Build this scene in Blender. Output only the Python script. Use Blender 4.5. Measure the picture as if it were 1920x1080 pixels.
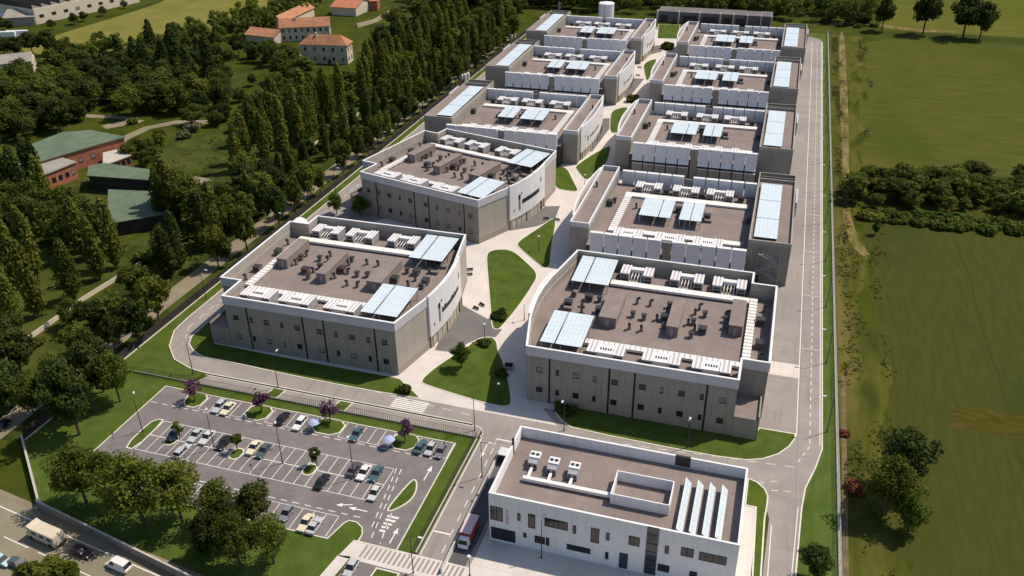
import bpy, math, random
import numpy as np
from mathutils import Matrix, Vector

for o in list(bpy.data.objects): bpy.data.objects.remove(o)
C = bpy.context.scene.collection
SC = bpy.context.scene
rnd = random.Random(7)

# ------------------------------------------------------------------ camera, sky, sun
CAM_H = 118.0
F_PX, PITCH, YAW, ROLL = 1626.9055, math.radians(29.49191), math.radians(17.63828), math.radians(-0.75112)
cy, sy, cp, sp = math.cos(YAW), math.sin(YAW), math.cos(PITCH), math.sin(PITCH)
fwd = np.array([-sy * cp, cy * cp, -sp]); rgt = np.array([cy, sy, 0.0]); upv = np.cross(rgt, fwd)
cr, sr = math.cos(ROLL), math.sin(ROLL)
rgt, upv = rgt * cr + upv * sr, -rgt * sr + upv * cr
CAMM = np.array([rgt, upv, fwd])
cam = bpy.data.cameras.new("camera"); cam.sensor_width = 36; cam.lens = 36 * F_PX / 1920
cam.clip_start = 1; cam.clip_end = 8000
co = bpy.data.objects.new("camera", cam); C.objects.link(co)
co.matrix_world = Matrix(((rgt[0], upv[0], -fwd[0], 0), (rgt[1], upv[1], -fwd[1], 0), (rgt[2], upv[2], -fwd[2], CAM_H), (0, 0, 0, 1)))
SC.camera = co

SUN_EL, SUN_AZ = math.radians(55.5), math.radians(50.9)      # azimuth clockwise from +y
w = bpy.data.worlds.new("World"); SC.world = w; w.use_nodes = True
nt = w.node_tree; nt.nodes.clear()
sky = nt.nodes.new("ShaderNodeTexSky"); sky.sky_type = 'NISHITA'; sky.sun_disc = False
sky.sun_elevation = SUN_EL; sky.sun_rotation = SUN_AZ; sky.air_density = 1.0; sky.dust_density = 1.0
bg = nt.nodes.new("ShaderNodeBackground"); bg.inputs[1].default_value = 0.12
ow = nt.nodes.new("ShaderNodeOutputWorld")
nt.links.new(sky.outputs[0], bg.inputs[0]); nt.links.new(bg.outputs[0], ow.inputs[0])
sun = bpy.data.lights.new("sun", 'SUN'); sun.energy = 4.55; sun.angle = math.radians(0.5); sun.color = (1.0, 0.90, 0.76)
so = bpy.data.objects.new("sun", sun); C.objects.link(so)
sd = Vector((math.sin(SUN_AZ) * math.cos(SUN_EL), math.cos(SUN_AZ) * math.cos(SUN_EL), math.sin(SUN_EL)))
so.rotation_euler = sd.to_track_quat('Z', 'Y').to_euler(); so.location = (200, 200, 300)
SC.view_settings.view_transform = 'Standard'; SC.view_settings.look = 'None'
SC.view_settings.exposure = 0.0; SC.view_settings.gamma = 1.0
SC.cycles.max_bounces = 5; SC.cycles.diffuse_bounces = 2; SC.cycles.glossy_bounces = 2
SC.cycles.transparent_max_bounces = 4; SC.cycles.caustics_reflective = False; SC.cycles.caustics_refractive = False

# ------------------------------------------------------------------ helpers
def gp(px, py, z=0.0):
    """survey point of the place: where the sight line through photo point (px, py) meets height z"""
    d = CAMM.T @ np.array([(px - 960) / F_PX, -(py - 540) / F_PX, 1.0])
    t = (z - CAM_H) / d[2]
    return (float(d[0] * t), float(d[1] * t))

def gps(pts, z=0.0): return [gp(a, b, z) for a, b in pts]

class MB:
    def __init__(s): s.v = []; s.f = []; s.m = []
    def poly(s, pts, mat=0):
        n = len(s.v); s.v += [tuple(p) for p in pts]; s.f.append(list(range(n, n + len(pts)))); s.m.append(mat)
    def box(s, x0, x1, y0, y1, z0, z1, mat=0, top=None, skip=()):
        n = len(s.v)
        s.v += [(x0, y0, z0), (x1, y0, z0), (x1, y1, z0), (x0, y1, z0), (x0, y0, z1), (x1, y0, z1), (x1, y1, z1), (x0, y1, z1)]
        for k, q in (('b', (0, 3, 2, 1)), ('t', (4, 5, 6, 7)), ('f', (0, 1, 5, 4)), ('r', (1, 2, 6, 5)), ('k', (2, 3, 7, 6)), ('l', (3, 0, 4, 7))):
            if k in skip: continue
            s.f.append([n + i for i in q]); s.m.append(top if (k == 't' and top is not None) else mat)
        return s
    def prism(s, pts, z0, z1, mat=0, top=None, cap=True, bottom=False):
        n = len(s.v); k = len(pts)
        a = sum(pts[i][0] * pts[(i + 1) % k][1] - pts[(i + 1) % k][0] * pts[i][1] for i in range(k))
        if a < 0: pts = pts[::-1]
        s.v += [(p[0], p[1], z0) for p in pts] + [(p[0], p[1], z1) for p in pts]
        for i in range(k):
            j = (i + 1) % k; s.f.append([n + i, n + j, n + k + j, n + k + i]); s.m.append(mat)
        if cap: s.f.append([n + k + i for i in range(k)]); s.m.append(mat if top is None else top)
        if bottom: s.f.append([n + i for i in range(k)][::-1]); s.m.append(mat)
        return s
    def wallrun(s, pts, th, z0, z1, mat=0, top=None, closed=False):
        """upright band of thickness th to the left of the polyline"""
        k = len(pts); segs = k if closed else k - 1
        nor = []
        for i in range(segs):
            a, b = pts[i], pts[(i + 1) % k]; d = math.hypot(b[0] - a[0], b[1] - a[1]) or 1
            nor.append((-(b[1] - a[1]) / d, (b[0] - a[0]) / d))
        off = []
        for i in range(k):
            if closed: n1, n2 = nor[i - 1], nor[i]
            else: n1, n2 = nor[max(0, i - 1)], nor[min(segs - 1, i)]
            q = (n1[0] + n2[0], n1[1] + n2[1]); dd = q[0] * n1[0] + q[1] * n1[1]
            dd = max(dd, .35); off.append((pts[i][0] + q[0] * th / dd, pts[i][1] + q[1] * th / dd))
        for i in range(segs):
            j = (i + 1) % k
            q = [pts[i], pts[j], off[j], off[i]]
            s.prism(q, z0, z1, mat, top)
        return s
    def tube(s, p0, p1, r0, r1=None, n=6, mat=0):
        r1 = r0 if r1 is None else r1
        p0, p1 = Vector(p0), Vector(p1); d = (p1 - p0).normalized()
        a = d.orthogonal().normalized(); b = d.cross(a); m = len(s.v)
        for p, r in ((p0, r0), (p1, r1)):
            for i in range(n):
                t = 2 * math.pi * i / n; s.v.append(tuple(p + a * (r * math.cos(t)) + b * (r * math.sin(t))))
        for i in range(n):
            j = (i + 1) % n; s.f.append([m + i, m + j, m + n + j, m + n + i]); s.m.append(mat)
        s.f.append([m + n + i for i in range(n)]); s.m.append(mat)
        s.f.append([m + i for i in range(n)][::-1]); s.m.append(mat)
        return s
    def mesh(s, name, mats, mir=1):
        me = bpy.data.meshes.new(name)
        v = s.v if mir == 1 else [(-x, y, z) for x, y, z in s.v]
        f = s.f if mir == 1 else [q[::-1] for q in s.f]
        me.from_pydata(v, [], f)
        for m in (mats if isinstance(mats, (list, tuple)) else [mats]): me.materials.append(m)
        if len(me.polygons) == len(s.m): me.polygons.foreach_set("material_index", s.m)
        me.update(); return me
    def build(s, name, mats, parent=None, mir=1, loc=(0, 0, 0), rz=0):
        return link(name, s.mesh(name, mats, mir), parent, loc, rz)

def link(name, data, parent=None, loc=(0, 0, 0), rz=0):
    o = bpy.data.objects.new(name, data); C.objects.link(o); o.location = loc; o.rotation_euler = (0, 0, rz)
    if parent is not None: o.parent = parent
    return o
def tag(o, label=None, cat=None, group=None, kind=None):
    if label: o['label'] = label
    if cat: o['category'] = cat
    if group: o['group'] = group
    if kind: o['kind'] = kind
    return o
def thing(name, label, cat, loc=(0, 0, 0), rz=0, group=None, scale=None):
    o = link(name, None, None, loc, rz); o.empty_display_size = .5
    if scale is not None: o.scale = scale
    return tag(o, label, cat, group)
KIDS = {}
def proto_kids(o): return [c for c in o.children]
def copy_tree(o, loc, rz=0, label=None, group=None):
    def rec(s, par):
        c = s.copy(); C.objects.link(c); c.parent = par
        for ch in s.children: rec(ch, c)
        return c
    r = rec(o, None); r.location = loc; r.rotation_euler = (0, 0, rz)
    if label: r['label'] = label
    if group: r['group'] = group
    return r
_ord = "first second third fourth fifth sixth seventh eighth ninth tenth eleventh twelfth thirteenth fourteenth fifteenth sixteenth seventeenth eighteenth nineteenth".split()
_ten = {2: "twent", 3: "thirt", 4: "fort", 5: "fift", 6: "sixt", 7: "sevent", 8: "eight", 9: "ninet"}
def nth(i):
    """0 -> first"""
    n = i + 1
    if n < 20: return _ord[n - 1]
    t, u = divmod(n, 10)
    return _ten[t] + ("ieth" if u == 0 else "y " + _ord[u - 1])

# ------------------------------------------------------------------ materials
def mat(name, col, rough=.85, col2=None, scale=1.0, detail=4, spec=.3, metal=0, bump=0, fac=(.35, .65), extra=None, stretch=None):
    m = bpy.data.materials.new(name); m.use_nodes = True; n = m.node_tree.nodes; l = m.node_tree.links
    b = n["Principled BSDF"]; b.inputs["Roughness"].default_value = rough; b.inputs["Metallic"].default_value = metal
    b.inputs["Specular IOR Level"].default_value = .04 if rough >= .99 else spec
    b.inputs["Base Color"].default_value = (*col, 1)
    if col2 is not None:
        tc = n.new("ShaderNodeTexCoord"); nz = n.new("ShaderNodeTexNoise"); nz.inputs["Scale"].default_value = scale
        nz.inputs["Detail"].default_value = detail; nz.inputs["Roughness"].default_value = .6
        src = tc.outputs["Object"]
        if stretch:
            mp = n.new("ShaderNodeMapping"); mp.inputs["Scale"].default_value = stretch; l.new(src, mp.inputs[0]); src = mp.outputs[0]
        l.new(src, nz.inputs["Vector"])
        rp = n.new("ShaderNodeValToRGB"); rp.color_ramp.elements[0].position = fac[0]; rp.color_ramp.elements[1].position = fac[1]
        rp.color_ramp.elements[0].color = (*col, 1); rp.color_ramp.elements[1].color = (*col2, 1)
        l.new(nz.outputs["Fac"], rp.inputs[0]); out = rp.outputs[0]
        if extra: out = extra(m, n, l, tc, out)
        l.new(out, b.inputs["Base Color"])
        if bump:
            bp = n.new("ShaderNodeBump"); bp.inputs["Strength"].default_value = bump; bp.inputs["Distance"].default_value = .2
            nz2 = n.new("ShaderNodeTexNoise"); nz2.inputs["Scale"].default_value = scale * 9; nz2.inputs["Detail"].default_value = 3
            l.new(tc.outputs["Object"], nz2.inputs["Vector"]); l.new(nz2.outputs["Fac"], bp.inputs["Height"]); l.new(bp.outputs[0], b.inputs["Normal"])
    return m
def second_noise(scale, c, lo, hi, amt=1.0, stretch=None, detail=5):
    """a second larger patchwork blended over the first colour"""
    def ex(m, n, l, tc, out):
        nz = n.new("ShaderNodeTexNoise"); nz.inputs["Scale"].default_value = scale; nz.inputs["Detail"].default_value = detail
        src = tc.outputs["Object"]
        if stretch:
            mp = n.new("ShaderNodeMapping"); mp.inputs["Scale"].default_value = stretch; l.new(src, mp.inputs[0]); src = mp.outputs[0]
        l.new(src, nz.inputs["Vector"])
        mr = n.new("ShaderNodeMapRange"); mr.inputs[1].default_value = lo; mr.inputs[2].default_value = hi; mr.inputs[3].default_value = 0; mr.inputs[4].default_value = amt
        l.new(nz.outputs["Fac"], mr.inputs[0])
        mx = n.new("ShaderNodeMix"); mx.data_type = 'RGBA'; l.new(mr.outputs[0], mx.inputs[0]); l.new(out, mx.inputs[6]); mx.inputs[7].default_value = (*c, 1)
        return mx.outputs[2]
    return ex
def panel_lines(hz, c, vx=None):
    """cladding joints: dark lines every hz metres of height (and every vx metres along)"""
    def ex(m, n, l, tc, out):
        sx = n.new("ShaderNodeSeparateXYZ"); l.new(tc.outputs["Object"], sx.inputs[0])
        def line(sock, per, wd):
            d = n.new("ShaderNodeMath"); d.operation = 'DIVIDE'; l.new(sock, d.inputs[0]); d.inputs[1].default_value = per
            f = n.new("ShaderNodeMath"); f.operation = 'FRACT'; l.new(d.outputs[0], f.inputs[0])
            k = n.new("ShaderNodeMath"); k.operation = 'LESS_THAN'; l.new(f.outputs[0], k.inputs[0]); k.inputs[1].default_value = wd
            return k.outputs[0]
        fac = line(sx.outputs[2], hz, .09)
        if vx:
            a = n.new("ShaderNodeMath"); a.operation = 'ADD'; l.new(sx.outputs[0], a.inputs[0]); l.new(sx.outputs[1], a.inputs[1])
            k2 = line(a.outputs[0], vx, .04)
            mxm = n.new("ShaderNodeMath"); mxm.operation = 'MAXIMUM'; l.new(fac, mxm.inputs[0]); l.new(k2, mxm.inputs[1]); fac = mxm.outputs[0]
        mx = n.new("ShaderNodeMix"); mx.data_type = 'RGBA'; l.new(fac, mx.inputs[0]); l.new(out, mx.inputs[6]); mx.inputs[7].default_value = (*c, 1)
        return mx.outputs[2]
    return ex
def grid_lines(px, py, c, wx=.06, wy=.06):
    def ex(m, n, l, tc, out):
        sx = n.new("ShaderNodeSeparateXYZ"); l.new(tc.outputs["Object"], sx.inputs[0]); fs = []
        for sock, per, wd in ((sx.outputs[0], px, wx), (sx.outputs[1], py, wy)):
            d = n.new("ShaderNodeMath"); d.operation = 'DIVIDE'; l.new(sock, d.inputs[0]); d.inputs[1].default_value = per
            f = n.new("ShaderNodeMath"); f.operation = 'FRACT'; l.new(d.outputs[0], f.inputs[0])
            k = n.new("ShaderNodeMath"); k.operation = 'LESS_THAN'; l.new(f.outputs[0], k.inputs[0]); k.inputs[1].default_value = wd; fs.append(k)
        mxm = n.new("ShaderNodeMath"); mxm.operation = 'MAXIMUM'; l.new(fs[0].outputs[0], mxm.inputs[0]); l.new(fs[1].outputs[0], mxm.inputs[1])
        mx = n.new("ShaderNodeMix"); mx.data_type = 'RGBA'; l.new(mxm.outputs[0], mx.inputs[0]); l.new(out, mx.inputs[6]); mx.inputs[7].default_value = (*c, 1)
        return mx.outputs[2]
    return ex

def chain(*exs):
    def ex(m, n, l, tc, out):
        for e in exs: out = e(m, n, l, tc, out)
        return out
    return ex
def track_lines(per, wd, c, amt, axis=0):
    """tractor tracks: faint paired lines every per metres, wandering a little"""
    def ex(m, n, l, tc, out):
        sx = n.new("ShaderNodeSeparateXYZ"); l.new(tc.outputs["Object"], sx.inputs[0])
        nz = n.new("ShaderNodeTexNoise"); nz.inputs["Scale"].default_value = .02; l.new(tc.outputs["Object"], nz.inputs["Vector"])
        ma = n.new("ShaderNodeMath"); ma.operation = 'MULTIPLY_ADD'; l.new(nz.outputs["Fac"], ma.inputs[0]); ma.inputs[1].default_value = 6; l.new(sx.outputs[axis], ma.inputs[2])
        d = n.new("ShaderNodeMath"); d.operation = 'DIVIDE'; l.new(ma.outputs[0], d.inputs[0]); d.inputs[1].default_value = per
        f = n.new("ShaderNodeMath"); f.operation = 'FRACT'; l.new(d.outputs[0], f.inputs[0])
        k = n.new("ShaderNodeMath"); k.operation = 'LESS_THAN'; l.new(f.outputs[0], k.inputs[0]); k.inputs[1].default_value = wd
        am = n.new("ShaderNodeMath"); am.operation = 'MULTIPLY'; l.new(k.outputs[0], am.inputs[0]); am.inputs[1].default_value = amt
        mx = n.new("ShaderNodeMix"); mx.data_type = 'RGBA'; l.new(am.outputs[0], mx.inputs[0]); l.new(out, mx.inputs[6]); mx.inputs[7].default_value = (*c, 1)
        return mx.outputs[2]
    return ex

M = {}
M['glade'] = mat('glade_grass', (.040, .054, .009), 1, (.068, .080, .015), .12, 6, extra=chain(second_noise(.05, (.105, .095, .022), .54, .7, .7), second_noise(.08, (.026, .036, .008), .5, .62, .8)))
M['rough'] = mat('rough_grass', (.034, .046, .005), 1, (.062, .072, .009), .07, 6, extra=second_noise(.012, (.085, .080, .018), .52, .7, .8), bump=.6)
M['field'] = mat('crop_field', (.047, .054, .010), 1, (.062, .067, .013), .8, 7, stretch=(1, .12, 1), extra=chain(second_noise(.018, (.066, .064, .012), .46, .74, .8, (1, .45, 1)), second_noise(.03, (.036, .050, .009), .54, .66, .7, (1, .3, 1), 6), second_noise(.9, (.040, .047, .009), .5, .7, .22, (1, .12, 1)), track_lines(30, .02, (.034, .038, .006), .4)), bump=.5)
M['field_up'] = mat('upper_crop_field', (.064, .070, .012), 1, (.086, .090, .017), .3, 7, stretch=(.2, 1, 1), extra=chain(second_noise(.018, (.105, .096, .014), .52, .70, .7), second_noise(.03, (.052, .068, .008), .52, .66, .7, (1, .3, 1), 6), track_lines(24, .03, (.05, .056, .006), .4, 1)), bump=.5)
M['field2'] = mat('far_field', (.078, .090, .010), 1, (.105, .112, .016), .03, 5, extra=chain(second_noise(.01, (.13, .115, .022), .5, .7, .6), track_lines(16, .08, (.06, .068, .008), .5, 1)))
M['hay'] = mat('yellow_meadow', (.135, .135, .028), 1, (.20, .175, .045), .035, 6, extra=second_noise(.012, (.10, .12, .025), .5, .66, .7, (.4, 1, 1)))
M['lawn'] = mat('mown_lawn', (.054, .086, .014), 1, (.084, .116, .022), .25, 5, extra=second_noise(.06, (.095, .125, .016), .5, .75, .6), bump=.5)
M['verge'] = mat('verge_grass', (.060, .100, .020), 1, (.10, .135, .032), .35, 5, stretch=(1, .3, 1), bump=.5)
M['weed'] = mat('weedy_ground', (.062, .066, .010), 1, (.095, .094, .018), .5, 7, stretch=(1, .12, 1), extra=chain(second_noise(.06, (.150, .122, .034), .48, .68, .85, (1.6, .12, 1)), second_noise(.09, (.032, .045, .006), .52, .64, .8, (1, .4, 1))), bump=.6)
M['asphalt'] = mat('pale_asphalt', (.262, .230, .210), .9, (.330, .290, .264), .12, 6, extra=chain(second_noise(.03, (.225, .192, .172), .5, .70, .85), second_noise(.5, (.21, .18, .16), .56, .72, .6, (1.5, .12, 1)), grid_lines(13.5, 13.5, (.23, .195, .175), .012, .012), second_noise(1.6, (.19, .165, .148), .66, .74, .7)), bump=.15)
M['carpark'] = mat('carpark_asphalt', (.160, .140, .138), .9, (.205, .18, .178), .3, 6, extra=chain(second_noise(.06, (.142, .124, .124), .5, .7, .8), second_noise(.8, (.115, .10, .10), .62, .74, .8), second_noise(.4, (.22, .195, .19), .58, .75, .5, (.2, 1, 1))), bump=.15)
M['ramp'] = mat('dark_paving', (.13, .12, .118), .9, (.165, .152, .148), .2, 5, extra=second_noise(.08, (.19, .175, .16), .52, .72, .7))
M['highway'] = mat('old_road', (.20, .175, .11), .9, (.25, .215, .145), .15, 6, extra=second_noise(.04, (.165, .15, .098), .5, .7, .8, (.5, 1, 1)))
M['lane'] = mat('country_lane', (.20, .168, .11), .95, (.27, .22, .145), .2, 6, extra=second_noise(.05, (.18, .15, .10), .52, .7, .8))
M['dirt'] = mat('dirt_track', (.085, .080, .020), 1, (.24, .18, .075), .35, 7, stretch=(1, .25, 1))
M['pave'] = mat('pale_paving', (.56, .50, .455), .9, (.64, .575, .53), .12, 6, extra=grid_lines(3.0, 3.0, (.50, .445, .41), .03, .03))
M['kerb'] = mat('kerb_stone', (.60, .56, .46), .9, (.70, .66, .55), .6, 4)
M['line'] = mat('road_paint', (.66, .63, .58), .8, (.76, .73, .68), 1.2, 5)
M['deck'] = mat('roof_felt', (.222, .176, .158), .95, (.262, .208, .188), .35, 6, extra=chain(second_noise(.09, (.196, .156, .143), .5, .7, .9), grid_lines(60, 1.0, (.205, .163, .148), .0, .05), second_noise(.3, (.17, .135, .122), .62, .74, .7), second_noise(.22, (.29, .235, .21), .64, .76, .5)), bump=.2)
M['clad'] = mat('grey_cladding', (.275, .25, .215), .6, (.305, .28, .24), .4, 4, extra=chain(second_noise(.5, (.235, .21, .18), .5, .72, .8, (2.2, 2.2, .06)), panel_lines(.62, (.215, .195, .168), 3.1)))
M['cladv'] = mat('ribbed_cladding', (.27, .245, .21), .6, (.32, .29, .25), .8, 3, stretch=(3, 3, .05), extra=panel_lines(20, (.22, .20, .17), .9))
M['cladv2'] = mat('sun_paled_ribbed_cladding', (.37, .325, .275), .6, (.43, .38, .325), .8, 3, stretch=(3, 3, .05), extra=panel_lines(20, (.31, .27, .23), .9))  # lighter ribbed panel, its colour lifted further to stand for sunlight
M['darkclad'] = mat('dark_grey_cladding', (.13, .125, .12), .8, (.17, .16, .155), .4, 4)
M['strip'] = mat('grey_plaster', (.33, .29, .25), .8, (.38, .335, .29), .5, 5)
M['white'] = mat('white_panel', (.70, .67, .66), .55, (.77, .74, .73), .3, 4, extra=panel_lines(1.15, (.66, .63, .62)))
M['fascia'] = mat('shade_greyed_fascia', (.50, .475, .49), .5, (.55, .525, .54), .2, 3)  # white fascia, greyed in colour to stand for shade on its upright faces
M['render'] = mat('white_render', (.74, .725, .72), .8, (.80, .785, .78), .5, 5, extra=second_noise(.6, (.66, .645, .63), .52, .74, .7, (2.5, 2.5, .08)))
M['louvre'] = mat('louvre_sheet', (.66, .66, .70), .45, (.72, .72, .76), .5, 3, extra=panel_lines(.42, (.60, .60, .64)))
M['cap'] = mat('white_metal', (.72, .71, .70), .45, (.79, .78, .77), .6, 3)
M['duct'] = mat('galvanised_duct', (.74, .72, .67), .4, (.82, .80, .76), .8, 3)
M['unitgrey'] = mat('unit_grey', (.30, .29, .31), .55, (.36, .35, .37), .9, 3)
M['slatgrey'] = mat('unit_slats', (.44, .40, .40), .5, (.50, .46, .46), .9, 3)
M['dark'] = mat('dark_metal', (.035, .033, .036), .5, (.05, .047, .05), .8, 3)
M['vent'] = mat('vent_housing', (.17, .148, .14), .7, (.21, .185, .175), .8, 3)
M['black'] = mat('black_trim', (.012, .012, .014), .6)
M['glass'] = mat('window_glass', (.018, .020, .026), .08, spec=.6)
M['blind'] = mat('drawn_blind', (.20, .18, .15), .6, (.26, .235, .20), .9, 3)
M['glassblue'] = mat('dark_glazing', (.03, .04, .055), .1, spec=.6)
M['stone'] = mat('stone_base', (.40, .34, .27), .9, (.52, .45, .36), .5, 5)
M['pv'] = mat('sky_toned_solar_glass', (.58, .66, .70), .3, (.64, .71, .75), .4, 3, spec=.5, extra=grid_lines(1.0, 1.65, (.47, .52, .56), .10, .07))  # reflected sky painted in as a pale blue base colour
M['pvd'] = mat('solar_back', (.05, .055, .07), .5)
M['steel'] = mat('steel_post', (.42, .42, .43), .4, metal=.4)
M['pole'] = mat('lamp_pole', (.045, .042, .045), .5)
M['lamp'] = mat('lamp_head_metal', (.62, .62, .62), .4)
M['tile'] = mat('roof_tiles', (.36, .155, .075), .9, (.46, .22, .115), .6, 6, extra=second_noise(.25, (.28, .125, .065), .5, .7, .7))
M['tile2'] = mat('orange_tiles', (.42, .15, .075), .9, (.50, .20, .10), .4, 5)
M['cream'] = mat('cream_plaster', (.56, .48, .36), .9, (.63, .55, .42), .4, 5)
M['greenroof'] = mat('green_roofing', (.105, .140, .085), .8, (.135, .170, .105), .25, 5, extra=second_noise(.1, (.085, .125, .075), .5, .7, .8))
M['brick'] = mat('red_brick', (.30, .105, .055), .95, (.38, .15, .08), .8, 5)
M['concrete'] = mat('concrete', (.42, .39, .33), .9, (.50, .46, .40), .3, 5)
M['greyroof'] = mat('sheet_roof', (.26, .235, .195), .9, (.33, .30, .25), .2, 5)
M['darkfence'] = mat('dark_fence', (.030, .024, .022), .8, (.045, .036, .032), .6, 3)
M['stonewall'] = mat('boundary_wall', (.20, .165, .155), .9, (.26, .215, .20), .5, 5)
M['wire'] = mat('fence_steel', (.40, .40, .39), .5)
M['trunk'] = mat('bark', (.075, .055, .038), 1, (.12, .092, .066), 1.5, 4)
M['tyre'] = mat('tyre_rubber', (.015, .015, .015), .8)
M['red'] = mat('red_paint', (.35, .03, .025), .4)
M['signbar'] = mat('grey_green_sign', (.16, .18, .165), .6)
M['sign'] = mat('faded_red_letter', (.58, .30, .29), .7)
M['signg'] = mat('faded_grey_letter', (.50, .48, .47), .7)
M['taillight'] = mat('tail_lamp', (.30, .01, .01), .3)
M['headlight'] = mat('head_lamp', (.75, .75, .72), .15)
M['parasol'] = mat('blue_fabric', (.36, .40, .60), .8, (.45, .49, .68), .8, 3)
M['soil'] = mat('dark_soil', (.035, .030, .018), 1)

def leafmat(name, a, b, trans=.25):
    m = bpy.data.materials.new(name); m.use_nodes = True; n = m.node_tree.nodes; l = m.node_tree.links
    bs = n["Principled BSDF"]; bs.inputs["Roughness"].default_value = .65; bs.inputs["Specular IOR Level"].default_value = .12
    oi = n.new("ShaderNodeObjectInfo"); tc = n.new("ShaderNodeTexCoord")
    nz = n.new("ShaderNodeTexNoise"); nz.inputs["Scale"].default_value = .55; nz.inputs["Detail"].default_value = 4
    ad = n.new("ShaderNodeVectorMath"); ad.operation = 'ADD'; l.new(tc.outputs["Object"], ad.inputs[0])
    cb = n.new("ShaderNodeCombineXYZ"); ml = n.new("ShaderNodeMath"); ml.operation = 'MULTIPLY'; ml.inputs[1].default_value = 50
    l.new(oi.outputs["Random"], ml.inputs[0]); l.new(ml.outputs[0], cb.inputs[0]); l.new(cb.outputs[0], ad.inputs[1]); l.new(ad.outputs[0], nz.inputs["Vector"])
    rp = n.new("ShaderNodeValToRGB"); rp.color_ramp.elements[0].position = .3; rp.color_ramp.elements[1].position = .7
    rp.color_ramp.elements[0].color = (*a, 1); rp.color_ramp.elements[1].color = (*b, 1); l.new(nz.outputs["Fac"], rp.inputs[0])
    hs = n.new("ShaderNodeHueSaturation"); mr = n.new("ShaderNodeMapRange"); mr.inputs[3].default_value = .72; mr.inputs[4].default_value = 1.3
    mr2 = n.new("ShaderNodeMapRange"); mr2.inputs[3].default_value = .485; mr2.inputs[4].default_value = .515
    sq = n.new("ShaderNodeMath"); sq.operation = 'FRACT'; m7 = n.new("ShaderNodeMath"); m7.operation = 'MULTIPLY'; m7.inputs[1].default_value = 7.3
    l.new(oi.outputs["Random"], m7.inputs[0]); l.new(m7.outputs[0], sq.inputs[0]); l.new(sq.outputs[0], mr2.inputs[0])
    l.new(oi.outputs["Random"], mr.inputs[0]); l.new(mr.outputs[0], hs.inputs["Value"]); l.new(mr2.outputs[0], hs.inputs["Hue"]); l.new(rp.outputs[0], hs.inputs["Color"])
    l.new(hs.outputs[0], bs.inputs["Base Color"])
    tr = n.new("ShaderNodeBsdfTranslucent"); l.new(hs.outputs[0], tr.inputs[0]); mx = n.new("ShaderNodeMixShader"); mx.inputs[0].default_value = trans
    l.new(bs.outputs[0], mx.inputs[1]); l.new(tr.outputs[0], mx.inputs[2]); l.new(mx.outputs[0], n["Material Output"].inputs[0])
    return m
M['leafp'] = leafmat('poplar_leaves', (0.0748, 0.0926, 0.0098), (0.1994, 0.2102, 0.0325), .42)
M['leafb'] = leafmat('broad_leaves', (0.0588, 0.0784, 0.0090), (0.1502, 0.1730, 0.0237), .42)
M['leafd'] = leafmat('dark_leaves', (0.0334, 0.0500, 0.0091), (0.0834, 0.1034, 0.0184), .4)
M['leafg'] = leafmat('fresh_leaves', (0.0550, 0.0880, 0.0069), (0.1155, 0.1540, 0.0169), .42)
M['leafl'] = leafmat('pale_leaves', (.075, .085, .035), (.13, .14, .06))
M['leafw'] = leafmat('weed_leaves', (.055, .060, .010), (.15, .135, .04), .3)
M['leafv'] = leafmat('plum_leaves', (.085, .022, .065), (.17, .060, .135))
M['leafr'] = leafmat('rusty_leaves', (.16, .05, .02), (.24, .09, .04))

# ------------------------------------------------------------------ ground sheets
def chaikin(p, k=2, closed=True):
    for _ in range(k):
        q = []
        n = len(p)
        for i in range(n if closed else n - 1):
            a, b = p[i], p[(i + 1) % n]
            q += [(a[0] * .75 + b[0] * .25, a[1] * .75 + b[1] * .25), (a[0] * .25 + b[0] * .75, a[1] * .25 + b[1] * .75)]
        p = q if closed else [p[0]] + q[1:-1] + [p[-1]]
    return p
def ccw(p):
    a = sum(p[i][0] * p[(i + 1) % len(p)][1] - p[(i + 1) % len(p)][0] * p[i][1] for i in range(len(p)))
    return p if a > 0 else p[::-1]
def sheet(name, pts, z, m, kind='structure'):
    b = MB(); b.poly([(x, y, z) for x, y in ccw(pts)]); o = b.build(name, m); return tag(o, kind=kind)
def rect(x0, x1, y0, y1): return [(x0, y0), (x1, y0), (x1, y1), (x0, y1)]
def raised(name, pts, m=None, h=.13, kw=.28, z0=0.0):
    """a planted bed a kerb's height above the paving, with its kerb"""
    pts = ccw(pts)
    sheet(name, pts, h - .012, m or M['lawn'])
    b = MB(); b.wallrun(pts[::-1], kw, z0, h, 0, closed=True)
    return tag(b.build('kerb', M['kerb']), kind='structure')

sheet('ground', [(-3500, -900), (3500, -900), (3500, 5200), (-3500, 5200)], 0, M['rough'])
# fields
sheet('field', [(30.5, -100), (900, -100), (900, 306), (150, 304), (60, 302), (31, 300)], .02, M['field'])
sheet('field', [(32, 318), (46, 322), (120, 322), (900, 322), (900, 505), (300, 515), (140, 522), (60, 528), (36, 505)], .02, M['field_up'])
sheet('field', [(52, 545), (900, 520), (900, 640), (52, 690)], .02, M['field2'])
sheet('field', [(60, 700), (1200, 648), (1200, 1100), (60, 1100)], .03, mat('bright_field', (.10, .12, .028), 1, (.13, .145, .035), .02))
sheet('field', gps([(40, 92), (75, 76), (150, 52), (250, 22), (300, 5), (330, -12), (570, -12), (560, 2), (480, 30), (400, 62), (330, 84), (240, 92), (200, 105), (140, 112), (60, 110)]), .02, M['hay'])
sheet('stubble_field', [(x + rnd.uniform(-.5, .5), y + rnd.uniform(-.6, .6)) for x, y in chaikin(gps([(1778, 760), (1830, 762), (1880, 772), (1930, 780), (2000, 795), (2000, 846), (1930, 826), (1880, 816), (1820, 806), (1780, 803)]), 3)], .035, mat('stubble', (.044, .044, .005), 1, (.082, .062, .013), .5, 9, stretch=(.5, 1.6, 1)))
sheet('field', gps([(1500, -30), (1600, -30), (1640, 30), (1610, 52), (1560, 50)]), .025, M['weed'])
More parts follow.
